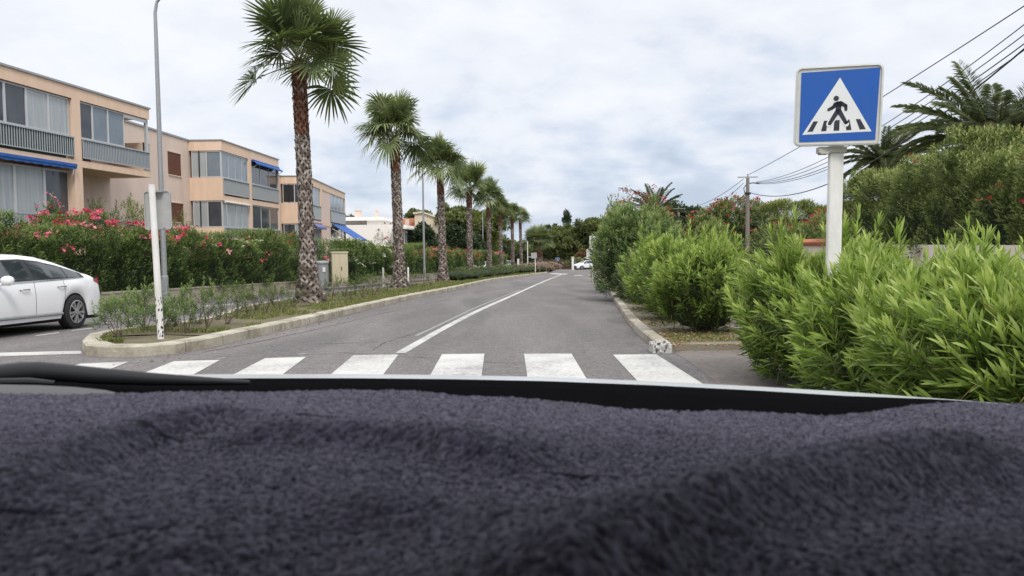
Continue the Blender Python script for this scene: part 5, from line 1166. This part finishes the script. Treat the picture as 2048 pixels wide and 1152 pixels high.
c_ = gx(1055.5, 98); root = empty('flag_post', c_, 'tall thin white pole with a side arm left of the square sign', 'pole'); H = P(1055, 483, 98).z - c_.z
g = Geo(); g.tube([(0, 0, 0), (0, 0, H)], .06, 8); g.build('pole', M_WHITE, root); g = Geo(); g.tube([(0, 0, H * .5), (.7, 0, H * .5)], .03, 6); g.build('arm', M_WHITE, root)
for px, D_, pt_, w_, lb in ((1145.5, 122, 513.5, .17, 'tall white gate post left of the white car at the junction'), (1036.5, 96, 518, .12, 'white marker post between the last two palms'), (949.5, 78, 531, .14, 'white boundary post at the foot of the fourth palm')):
    c_ = gx(px, D_); H = P(px, pt_, D_).z - c_.z; root = empty('marker_post', c_, lb, 'post')
    g = Geo(); g.box(-w_, w_, -w_, w_, 0, H - .08); g.build('shaft', M_WHITE, root); g = Geo(); g.box(-w_ - .03, w_ + .03, -w_ - .03, w_ + .03, H - .08, H); g.build('cap', M_WHITE, root)
a_, b_ = gx(1127, 140), gx(1146, 136)
g = Geo(); t_ = b_ - a_; n = 26
for i in range(n): p_ = a_ + t_ * i / n; g.box(p_.x, p_.x + t_.x / n * .85, p_.y, p_.y + .05, p_.z, p_.z + 1.25, var=i % 4 / 4)
tag(g.build('wooden_fence', mat('red_fence', (.20, .085, .065), .9, (.13, .06, .05), 3, 1)), 'low reddish brown board fence left of the white gate post', 'fence')
a_ = gx(1085, 138); g = Geo()
for i in range(14): g.box(a_.x + i * .32, a_.x + i * .32 + .12, a_.y, a_.y + .06, a_.z, a_.z + 1.6 + .1 * (i % 3))
tag(g.build('wooden_fence', mat('brown_fence', (.14, .085, .06), .9)), 'brown paling fence behind the dried blossom bushes', 'fence')
# stack of direction panels
c_ = gx(1187, 47); root = empty('direction_sign', c_, 'stacked white direction panels half hidden by the tall deep green oleander', 'direction sign')
k = 47 / F; zt = P(1186, 472, 47).z - c_.z
g = Geo(); g.tube([(-.05, 0, 0), (-.05, 0, zt + .12)], .04, 8); g.tube([(.75, 0, 0), (.75, 0, zt + .05)], .04, 8); g.build('post', M_WHITE, root)
rr = random.Random(4)
for i in range(7):
    x0 = -.24 if i < 4 else -.42; z1 = zt - i * .195; g = Geo(); g.prism([(x0, z1 - .18), (1.0, z1 - .18), (1.0, z1), (x0, z1)], -.07, -.05); pl = g.build('panel', M_WHITE, root)
    g = Geo(); x_ = x0 + .05
    while x_ < .9: w_ = rr.uniform(.03, .10); g.box(x_, x_ + w_, -.075, -.071, z1 - .13, z1 - .05); x_ += w_ + rr.uniform(.02, .05)
    g.build('faded_print', M_GALV, pl)

# ------------------------------------------------------------------ cars
M_CARW = mat('car_white', (.78, .78, .79), .22, (.76, .76, .77), 1, .5, spec=.6); M_TYRE = mat('tyre', (.022, .022, .024), .85); M_RIM = mat('alloy', (.48, .48, .50), .3, metal=.7); M_TRIM = mat('black_trim', (.02, .02, .022), .5)
M_CGL = mat('car_glass', (.035, .045, .05), .05, (.02, .026, .03), 1.5, 1, spec=.8); M_TAIL = mat('tail_lamp', (.30, .015, .02), .2); M_HEAD = mat('head_lamp', (.55, .57, .60), .1); M_CHR = mat('chrome', (.55, .55, .56), .18, metal=.9)
M_UNDER = mat('underbody', (.012, .012, .013), .9); M_CBLK = mat('car_roof_black', (.02, .022, .026), .2, spec=.6)
def car(label, loc, rz, spec, group=None, glass_len=None):
    Ln, top, belt, hw, low, ax, rw, rt, roof_m = [spec[k] for k in ('L', 'top', 'belt', 'hw', 'low', 'ax', 'rw', 'rt', 'roof')]
    tf, bf, wf, lf = interp(top), interp(belt), interp(hw), interp(low)
    root = empty('parked_car' if not spec.get('drv') else 'car', loc, label, 'car', rz=rz, group=group)
    xs = sorted(set(list(np.linspace(0, Ln, 90)) + [a + rw * 1.13 * math.cos(t) for a in ax for t in np.linspace(0, math.pi, 17)] )); xs = [x for x in xs if 0 <= x <= Ln]
    def section(x):
        w, t, b = wf(x), tf(x), min(bf(x), tf(x) - .03); lo = lf(x); R_ = rw * 1.14
        for a in ax:
            if abs(x - a) < R_: lo = max(lo, rt + math.sqrt(R_ * R_ - (x - a) ** 2) - .02)
        lo = min(lo, b - .2); gh = min(1, max(0, (t - b) / .42)); wr_ = w * (.90 - .24 * gh); zs_ = t - .035 - .03 * gh
        md = lo + (b - lo) * .38
        return [(w * .955, lo), (w * .985, lo + (md - lo) * .4), (w, md), (w * .995, lo + (b - lo) * .68), (w * .965, b - .05), (w * .945, b), (w * .945 + (wr_ - w * .945) * .5 + .012 * gh, b + (zs_ - b) * .5), (wr_, zs_), (wr_ * .93, t - .018), (wr_ * .6, t - .004), (0, t)]
    C_ = Ln / 2
    g = Geo()
    for s_ in (1, -1): g.sheet([[(x - C_, s_ * y, z) for y, z in section(x)] for x in xs])
    for x in (0, Ln): sec = section(x); g.add([(x - C_, y, z) for y, z in sec] + [(x - C_, -y, z) for y, z in sec[::-1]], np.array([list(range(2 * len(sec)))]))
    body = g.build('body', M_CARW, root, smooth=True)
    g = Geo()      # dark inside / wheel wells / floor
    for s_ in (1, -1): g.sheet([[(x - C_, s_ * wf(x) * .88, lf(x) + .02), (x - C_, s_ * wf(x) * .9, min(bf(x), tf(x)) - .1), (x - C_, 0, min(bf(x), tf(x)) - .1)] for x in np.linspace(.15, Ln - .15, 30)])
    g.box(-C_ + .2, C_ - .2, -.8, .8, .17, .24); g.build('underbody', M_UNDER, root)
    def strip_(x0, x1, f0_, f1_, off, m_, nm, s_, i0=5, i1=7, par=None, n=24):
        g = Geo(); rows = []
        for x in np.linspace(x0, x1, n):
            sec = section(x); P0, Pm, P1 = sec[i0], sec[6], sec[i1]
            def at(f):
                return ((P0[0] + (Pm[0] - P0[0]) * f * 2, P0[1] + (Pm[1] - P0[1]) * f * 2) if f < .5 else (Pm[0] + (P1[0] - Pm[0]) * (f * 2 - 1), Pm[1] + (P1[1] - Pm[1]) * (f * 2 - 1))) if i0 == 5 else (P0[0] + (P1[0] - P0[0]) * f, P0[1] + (P1[1] - P0[1]) * f)
            rows.append([(x - C_, s_ * (at(f)[0] + off), at(f)[1]) for f in (f0_, (f0_ + f1_) / 2, f1_)])
        g.sheet(rows); return g.build(nm, m_, par or body, smooth=True)
    for s_ in (1, -1):
        a0, a1 = spec['glass']; strip_(a0, a1, .03, .93, .004, M_TRIM, 'window_surround', s_, n=40)
        for q0, q1 in spec['panes']: strip_(q0, q1, .09, .86, .008, M_CGL, 'window', s_)
        strip_(a0 + .05, a1 - .1, -.03, .02, .008, M_CHR, 'chrome_strip', s_, n=40)
        for hx in spec['handles']:
            g = Geo(); z_ = bf(hx) - .13; g.tube([(hx - .12 - C_, s_ * (wf(hx) * .985), z_), (hx - .09 - C_, s_ * (wf(hx) * .985 + .035), z_), (hx + .09 - C_, s_ * (wf(hx) * .985 + .035), z_), (hx + .12 - C_, s_ * (wf(hx) * .985), z_)], .014, 6); g.build('handle', M_CHR, body)
        for dx_ in spec['doors']:
            g = Geo(); rows = [[(dx_ + o - C_, s_ * (p_[0] + .002), p_[1]) for p_ in section(dx_)[1:6]] for o in (-.005, .005)]; g.sheet(rows); g.build('door_gap', M_TRIM, body)
        g = Geo(); x0, x1 = spec['trim']; rows = []
        for x in np.linspace(x0, x1, 20): w = wf(x); rows.append([(x - C_, s_ * (w * .99 + .0), .30), (x - C_, s_ * (w * .99 + .022), .315), (x - C_, s_ * (w * .99 + .022), .345), (x - C_, s_ * w * .99, .36)])
        g.sheet(rows); g.build('side_trim', M_TRIM if spec.get('cladding') else M_GALV, body)
        mx = spec['mirror']; g = Geo(); mz = bf(mx) + .07
        g.tube([(mx - C_, s_ * wf(mx) * .93, mz - .08), (mx - C_ - .02, s_ * (wf(mx) + .08), mz - .05)], .03, 8)
        pr = [(0.0, -.12), (.06, -.105), (.088, -.05), (.09, .03), (.07, .09), (0, .11)]
        vs = []; 
        for r_, h_ in pr:
            for k_ in range(12): an = k_ / 12 * 6.283; vs.append((mx - C_ - .01 + r_ * .75 * math.cos(an), s_ * (wf(mx) + .15 + h_ * .95 ), mz + r_ * .95 * math.sin(an)))
        g.add(vs, np.array([[i*12+k_, i*12+(k_+1) % 12, (i+1)*12+(k_+1) % 12, (i+1)*12+k_] for i in range(5) for k_ in range(12)])); g.build('mirror', M_CARW, body, smooth=True)
        for nm, x0, x1, z0, z1, m_ in (('tail_lamp', .02, .42, spec['tz'][0], spec['tz'][1], M_TAIL), ('head_lamp', Ln - .62, Ln - .03, spec['hz'][0], spec['hz'][1], M_HEAD)):
            g = Geo(); rows = []
            for x in np.linspace(x0, x1, 12):
                w = wf(x); f = (x - x0) / (x1 - x0); f = f if nm == 'tail_lamp' else 1 - f
                mid = (z0 + z1) / 2 + .05 * f; hh = (z1 - z0) / 2 * (1 - .8 * f)
                sec = section(x); 
                yy = lambda z_: np.interp(z_, [p_[1] for p_ in sec[:6]], [p_[0] for p_ in sec[:6]])
                rows.append([(x - C_, s_ * (yy(mid - hh) + .008), mid - hh), (x - C_, s_ * (yy(mid) + .012), mid), (x - C_, s_ * (yy(mid + hh) + .008), mid + hh)])
            g.sheet(rows); g.build(nm, m_, body, smooth=True)
    for nm, x0, x1 in (('rear_window',) + spec['rear'], ('windscreen',) + spec['front']):
        g = Geo(); rows = []
        for x in np.linspace(x0, x1, 16): sec = section(x); rows.append([(x - C_, y_, z_ + .008) for y_, z_ in [(-sec[7][0] * .93, sec[8][1]), (-sec[9][0], sec[9][1]), (0, sec[10][1]), (sec[9][0], sec[9][1]), (sec[7][0] * .93, sec[8][1])]])
        g.sheet(rows); g.build(nm, M_CGL, body, smooth=True)
    if roof_m:
        g = Geo(); rows = []
        for x in np.linspace(spec['rear'][1], spec['front'][0], 20): sec = section(x); rows.append([(x - C_, y_, z_ + .01) for y_, z_ in [(-sec[7][0], sec[7][1]), (-sec[8][0], sec[8][1]), (-sec[9][0], sec[9][1]), (0, sec[10][1]), (sec[9][0], sec[9][1]), (sec[8][0], sec[8][1]), (sec[7][0], sec[7][1])]])
        g.sheet(rows); g.build('roof', roof_m, body, smooth=True)
    for x, s_, nm in ((Ln + .004, 1, 'grille'), (-.004, -1, 'bumper_insert')):
        g = Geo(); w = wf(min(max(x, 0), Ln)) * .8; g.box(*(sorted((x - C_ - s_ * .02, x - C_ + s_ * .012))), -w, w, .30, .42 if nm != 'grille' else .52)
        if nm == 'grille': g.box(x - C_ - .03, x - C_ + .008, -w * .6, w * .6, .55, .68)
        g.build(nm, M_TRIM, body)
    g = Geo(); g.box(-C_ - .018, -C_ - .004, -.26, .26, .62, .73); g.build('number_plate', M_WHITE, body)
    for a in ax:
        for s_ in (1, -1):
            cy_ = s_ * (wf(a) - .115); g = Geo(); pr = [(rt * .62, -.10), (rt * .9, -.112), (rt * .985, -.095), (rt, -.06), (rt, .06), (rt * .985, .095), (rt * .9, .112), (rt * .62, .10)]
            g.lathe(pr, 36, (a - C_, cy_, rt), axis='y', cap=False); ty = g.build('wheel', M_TYRE, root, smooth=True)
            g = Geo(); rr_ = rt * .68; g.lathe([(rr_, s_ * .113), (rr_ * .93, s_ * .118), (rr_ * .90, s_ * .06)], 36, (a - C_, cy_, rt), axis='y', cap=False)
            for k_ in range(spec.get('spokes', 10)):
                an = 6.283 * k_ / spec.get('spokes', 10) + (.09 if k_ % 2 else -.09); u_ = Vector((math.cos(an), 0, math.sin(an))); v_ = Vector((-math.sin(an), 0, math.cos(an))); c0_ = Vector((a - C_, cy_, rt)); o1_ = Vector((0, s_ * .112, 0)); o2_ = Vector((0, s_ * .085, 0))
                g.add([c0_ + o1_ + u_ * .04 - v_ * .014, c0_ + o1_ + u_ * .04 + v_ * .014, c0_ + o1_ + u_ * rr_ * .95 + v_ * .024, c0_ + o1_ + u_ * rr_ * .95 - v_ * .024, c0_ + o2_ + u_ * .04 - v_ * .014, c0_ + o2_ + u_ * .04 + v_ * .014, c0_ + o2_ + u_ * rr_ * .95 + v_ * .024, c0_ + o2_ + u_ * rr_ * .95 - v_ * .024], np.array([[0,1,2,3],[4,7,6,5],[0,4,5,1],[1,5,6,2],[2,6,7,3],[3,7,4,0]]))
            g.lathe([(.055, s_ * .085), (.055, s_ * .118), (.03, s_ * .122)], 14, (a - C_, cy_, rt), axis='y'); g.build('rim', M_RIM, ty)
            g = Geo(); g.lathe([(rr_ * .92, s_ * .05), (rr_ * .9, s_ * .055), (.01, s_ * .055)], 30, (a - C_, cy_, rt), axis='y'); g.build('brake_disc', M_UNDER, ty)
    return root
SED = dict(L=4.78, top=[(0, .80), (.04, .94), (.14, 1.03), (.40, 1.075), (.62, 1.11), (.95, 1.21), (1.35, 1.33), (1.8, 1.42), (2.3, 1.46), (2.75, 1.445), (3.1, 1.36), (3.45, 1.18), (3.72, 1.03), (4.2, .94), (4.55, .82), (4.72, .68), (4.78, .55)],
           belt=[(0, .80), (.4, .98), (.8, 1.0), (1.6, .975), (2.6, .945), (3.5, .90), (4.2, .80), (4.78, .5)], hw=[(0, .66), (.06, .76), (.2, .85), (.5, .90), (1.0, .925), (2.4, .93), (3.6, .925), (4.2, .89), (4.55, .80), (4.72, .66), (4.78, .5)],
           low=[(0, .34), (.1, .28), (.5, .24), (4.3, .22), (4.78, .26)], ax=(1.07, 3.885), rw=.34, rt=.335, roof=None, glass=(.72, 3.52), panes=[(.86, 1.24), (1.27, 2.16), (2.30, 3.30)], handles=(1.50, 2.52), doors=(1.42, 2.24, 3.42), trim=(1.5, 3.35), mirror=3.15, tz=(.80, 1.0), hz=(.62, .78), rear=(.62, 1.5), front=(2.95, 3.70))
wc = G(155, 657)
ang = math.atan2(-1, -.085)      # heading towards the camera, down the side street
fwd = Vector((math.cos(ang), math.sin(ang), 0)); lft = Vector((-fwd.y, fwd.x, 0))
cen = wc - lft * .92 + fwd * (4.78 / 2 - 1.07)
cr_ = car('white saloon car facing the camera on the side street, its nose out of view', (cen.x, cen.y, gz(cen.y)), ang, SED); cr_.rotation_euler[1] = math.atan(SLOPE) * -1
SUV = dict(L=4.2, top=[(0, .9), (.05, 1.1), (.2, 1.3), (.55, 1.48), (1.0, 1.55), (2.0, 1.56), (2.5, 1.5), (3.0, 1.2), (3.2, 1.06), (3.8, .98), (4.05, .88), (4.2, .7)], belt=[(0, .85), (.4, 1.05), (3.0, .96), (4.2, .65)],
           hw=[(0, .72), (.1, .82), (.4, .87), (2, .89), (3.6, .88), (4.0, .80), (4.2, .66)], low=[(0, .36), (4.2, .26)], ax=(.8, 3.4), rw=.345, rt=.335, roof=M_CBLK, glass=(.35, 3.0), panes=[(.45, .9), (.95, 1.75), (1.9, 2.75)], handles=(1.1, 2.1), doors=(1.0, 1.83, 2.9), trim=(1.1, 3.05), mirror=2.65, tz=(.85, 1.0), hz=(.70, .84), rear=(.08, .5), front=(2.35, 3.1), drv=1, cladding=1)
c_ = gx(1170, 127); car('white car with black roof turning in at the junction, its rear behind a bush', (c_.x + .2, c_.y, c_.z), math.radians(205), SUV)
VAN = dict(SUV, top=[(0, 1.2), (.05, 1.6), (.2, 1.75), (1.0, 1.8), (2.6, 1.78), (3.0, 1.5), (3.5, 1.1), (4.05, .9), (4.2, .7)], roof=None, drv=None, front=(2.8, 3.5))
for px, D_, lb, sp_ in ((992, 108, 'parked white van facing the camera between fifth and sixth palm', VAN), (1016, 116, 'parked white car facing the camera between sixth and seventh palm', SUV)):
    c_ = gx(px, D_); car(lb, tuple(c_), math.radians(-97), dict(sp_, drv=None, roof=None))
c_ = gx(962, 88); car('low white car parked between fourth and fifth palm, mostly hidden by shrubs', (c_.x, c_.y, c_.z), math.radians(-97), SED)

# ------------------------------------------------------------------ the car the picture is taken from, and the towel
M_COWL = mat('cowl_plastic', (.0022, .0022, .0026), .95, (.0015, .0015, .002), 30, 1, spec=.01); M_BON = mat('bonnet_silver', (.66, .67, .70), .25, metal=.3); M_DASH = mat('dash_plastic', (.065, .063, .062), .6, (.05, .05, .05), 60, .6); M_WIPE = mat('wiper_black', (.013, .014, .015), .45, spec=.25)
root = empty('car', (0, 1.0, gz(1)), 'dark scuttle and silver bonnet edge of the car the view looks out of', 'car')
O = Vector(root.location)
edge = [(-200, 762), (0, 757), (220, 751), (420, 748.5), (700, 748), (900, 750), (1100, 754), (1300, 762), (1500, 772), (1700, 784), (1850, 795), (2000, 806), (2250, 826)]
def drop(px, dy):      # one bonnet section: rear edge, crest, falling front
    e_ = edge_y(px)
    return e_
edge_y = interp(edge)
g = Geo(); rows = []
for px in np.linspace(-200, 2250, 60):
    e_ = edge_y(px); fade = min(1, max(0, (px - 180) / 120)) * min(1, max(0, (1890 - px) / 200)); w_ = 1.2 + 7 * fade
    a_ = P(px, e_ + w_, 1.18); b_ = P(px, e_, 1.36); c2_ = b_ + Vector((0, .25, -.05)); d_ = b_ + Vector((0, .6, -.25)); f_ = Vector((d_.x, d_.y + .05, .5))
    rows.append([a_ - O + Vector((0, -.004, -.02)), a_ - O, P(px, e_ + w_ * .45, 1.24) - O, b_ - O, c2_ - O, d_ - O, f_ - O])
g.sheet(rows); g.build('bonnet', M_BON, root, smooth=True)
g = Geo(); rows = []
for px in np.linspace(-260, 2300, 60):
    e_ = edge_y(px); fade = min(1, max(0, (px - 180) / 120)) * min(1, max(0, (1890 - px) / 200)); w_ = 1.2 + 7 * fade
    a_ = P(px, e_ + w_ + (0 if px > 300 else 0), 1.172); q_ = [a_ + Vector((0, .02, -.03)), a_, P(px, e_ + w_ + 5, 1.13), P(px, e_ + w_ + 12, 1.10), P(px, e_ + w_ + 16, 1.06), P(px, e_ + 60, .98), P(px, e_ + 75, .9), P(px, e_ + 160, .75), P(px, 1100, .55)]
    rows.append([v - O for v in q_])
g.sheet(rows); g.build('cowl', M_COWL, root, smooth=True)
g = Geo(); pts = [(-60, 752, .013), (0, 750, .014), (45, 745, .014), (80, 743, .013), (120, 745, .012), (200, 752, .011), (300, 758, .0085), (400, 762, .006), (500, 765, .003)]
g.tube([P(a_, b_, 1.02) - O for a_, b_, r_ in pts], [r_ * 1.0 for a_, b_, r_ in pts], 12); g.tube([P(-60, 764, .99) - O, P(60, 763, .99) - O, P(110, 766, .99) - O], [.004, .005, .003], 8)
g.build('wiper', M_WIPE, root, smooth=True)
g = Geo(); rows = []
for px, py in ((-300, 765), (-100, 767), (0, 769), (80, 770.5), (150, 774), (210, 780), (262, 792), (275, 800)):
    rows.append([P(px, py + 2, .80) - O, P(px, py, .76) - O, P(px, py + 3, .72) - O, P(px, py + 14, .68) - O, P(px, py + 90, .62) - O])
g.sheet(rows); g.build('dashboard', M_DASH, root, smooth=True)
g = Geo(); rows = []      # grey mirror foot corner glimpsed at the right edge
g.prism([(2.03, 0), (2.5, -.02), (2.5, .32), (2.2, .12)], 0, .05); 
# unseen roof panel, added to shade the towel from above and behind
g = Geo(); rows = []
for y_, z_ in ((-1.9, .16), (-1.2, .27), (-.4, .28), (.10, .24), (.30, .20)): rows.append([(x_, y_ - O.y, CAMZ + z_ - .10 * (abs(x_ - .1) / .8) ** 3 - O.z) for x_ in np.linspace(-.75, 1.0, 14)])
g.sheet(rows); g.sheet([[(p[0], p[1], p[2] - .03) for p in r_] for r_ in rows]); g.build('roof', mat('shade_roof', (.30, .29, .27), .9), root, smooth=True)

# towel: one deep sheet of terry, its folds and loops modelled
tz_tab = [(-700, 765), (-300, 770), (0, 788), (150, 790), (250, 788), (450, 782), (700, 783), (850, 787), (1000, 793), (1150, 804), (1300, 815), (1450, 822), (1600, 830), (1680, 832), (1760, 822), (1850, 808), (1950, 803), (2048, 808), (2300, 815)]
tf_ = interp(tz_tab); YE = .66
nx_, ny_ = 1850, 720
X = np.linspace(-.62, .92, nx_); 
tY = np.linspace(0, 1, ny_); Yv = .20 + (YE - .20) * tY
XX, YY = np.meshgrid(X, Yv)
pxe = 1024 + X / YE * F; edgez = np.array([P(p_, tf_(p_), YE).z for p_ in pxe])
# the silhouette height travels diagonally with the folds
ZZ = np.broadcast_to(edgez, XX.shape).copy(); ZZ = ZZ * np.clip((YY - .30) / .3, 0, 1) + (CAMZ - .128) * (1 - np.clip((YY - .30) / .3, 0, 1))
def ridge(px, h, wn, wf_, taper=True):
    """soft fold whose crest is seen through these pixels; wn = camera-side width (steep), wf_ = far side width"""
    global ZZ
    P_ = []
    for p_ in px:
        d = ray(p_[0], p_[1]); t = (-.124 + h * 1.5) / d.z; P_.append((d.x * t, d.y * t))
    P_ = np.array(P_); out_ = np.zeros_like(ZZ); best = np.full(ZZ.shape, 9.0); sg = np.zeros_like(ZZ); al = np.zeros_like(ZZ)
    for i in range(len(P_) - 1):
        a_, b_ = P_[i], P_[i+1]; ab = b_ - a_; L2 = ab @ ab
        t = np.clip(((XX - a_[0]) * ab[0] + (YY - a_[1]) * ab[1]) / L2, 0, 1); dx_, dy_ = XX - a_[0] - t * ab[0], YY - a_[1] - t * ab[1]; d = np.hypot(dx_, dy_)
        m_ = d < best; best = np.where(m_, d, best); sg = np.where(m_, dy_, sg); al = np.where(m_, (i + t) / (len(P_) - 1), al)
    w = np.where(sg < 0, wn, wf_); e_ = np.exp(-(best / w) ** 2)
    if taper: e_ = e_ * np.clip(np.minimum(al, 1 - al) * 5 + .25, 0, 1)
    ZZ = ZZ + h * 1.5 * e_
ridge([(-100, 985), (0, 940), (110, 893), (210, 853), (320, 826), (420, 812), (560, 806)], .0105, .015, .04)
ridge([(400, 845), (560, 837), (720, 836), (880, 846), (1010, 862), (1060, 885)], .0085, .014, .04)
ridge([(1000, 1110), (1090, 1050), (1200, 1006), (1340, 962), (1480, 915), (1620, 878), (1740, 848), (1860, 822), (1980, 812), (2120, 812)], .019, .024, .05)
ridge([(620, 990), (760, 976), (880, 990), (960, 1020), (1000, 1070)], .006, .016, .03)
ridge([(-100, 1010), (100, 1000), (300, 1040), (420, 1100)], .006, .03, .05)
ridge([(1500, 1130), (1700, 1090), (1900, 1050), (2100, 1020)], .006, .03, .05)
ZZ += .004 * (vn(XX * 9 + 5, YY * 12) - .5) + .002 * (vn(XX * 22 + 1, YY * 26 + 8) - .5)
wx = XX + .0022 * (vn(XX * 300, YY * 300) - .5); wy = YY + .0022 * (vn(XX * 300 + 50, YY * 300 + 90) - .5)
loops = vn(wx * 480, wy * 480) * .65 + vn(wx * 800 + 7, wy * 800 + 3) * .35 + vn(wx * 190 + 40, wy * 190) * .25
ZZ += .0033 * (loops - .6)
g = Geo(); vv = np.stack([XX, YY, ZZ], -1); TO = np.array([0, .45, CAMZ - .13])
idx = np.arange(nx_ * ny_).reshape(ny_, nx_); q = np.stack([idx[:-1, :-1], idx[:-1, 1:], idx[1:, 1:], idx[1:, :-1]], -1).reshape(-1, 4)
g.add((vv - TO).reshape(-1, 3), q, np.clip(loops / 1.3, 0, 1).ravel())
# rolled far hem
g.tube([(float(X[i]) - TO[0], YE - TO[1], float(ZZ[-1, i]) - TO[2] - .006) for i in range(0, nx_, 16)], .0055, 8, var=.4)
M_TOWEL = leafmat('terry', [(.008, .0075, .012), (.027, .0255, .038), (.058, .055, .078), (.118, .112, .150)], 0, .95)
M_TOWEL.node_tree.nodes['Principled BSDF'].inputs['Sheen Weight'].default_value = .15
M_TOWEL.node_tree.nodes['Principled BSDF'].inputs['Specular IOR Level'].default_value = .1
tw = g.build('towel', M_TOWEL, smooth=True); tw.location = TO
tag(tw, 'dark purple grey terry towel lying in soft folds over the dashboard', 'towel')
# loose terry loops standing off the cloth
rs = np.random.RandomState(3); n = 165000; ii = rs.randint(0, ny_ - 1, n); jj = rs.randint(0, nx_ - 1, n); p_ = vv[ii, jj] - TO
d = nrm(rs.normal(0, .7, (n, 3)) + UP); s_ = nrm(np.cross(d, rs.normal(0, 1, (n, 3)))); g = Geo(); leaves(g, p_ - UP * .0008, d, s_, .0034 * rs.uniform(.5, 1.3, n), .0006, .5, np.clip(rs.normal(.55, .2, n), 0, 1), simple=True)
g.build('pile', M_TOWEL, tw)
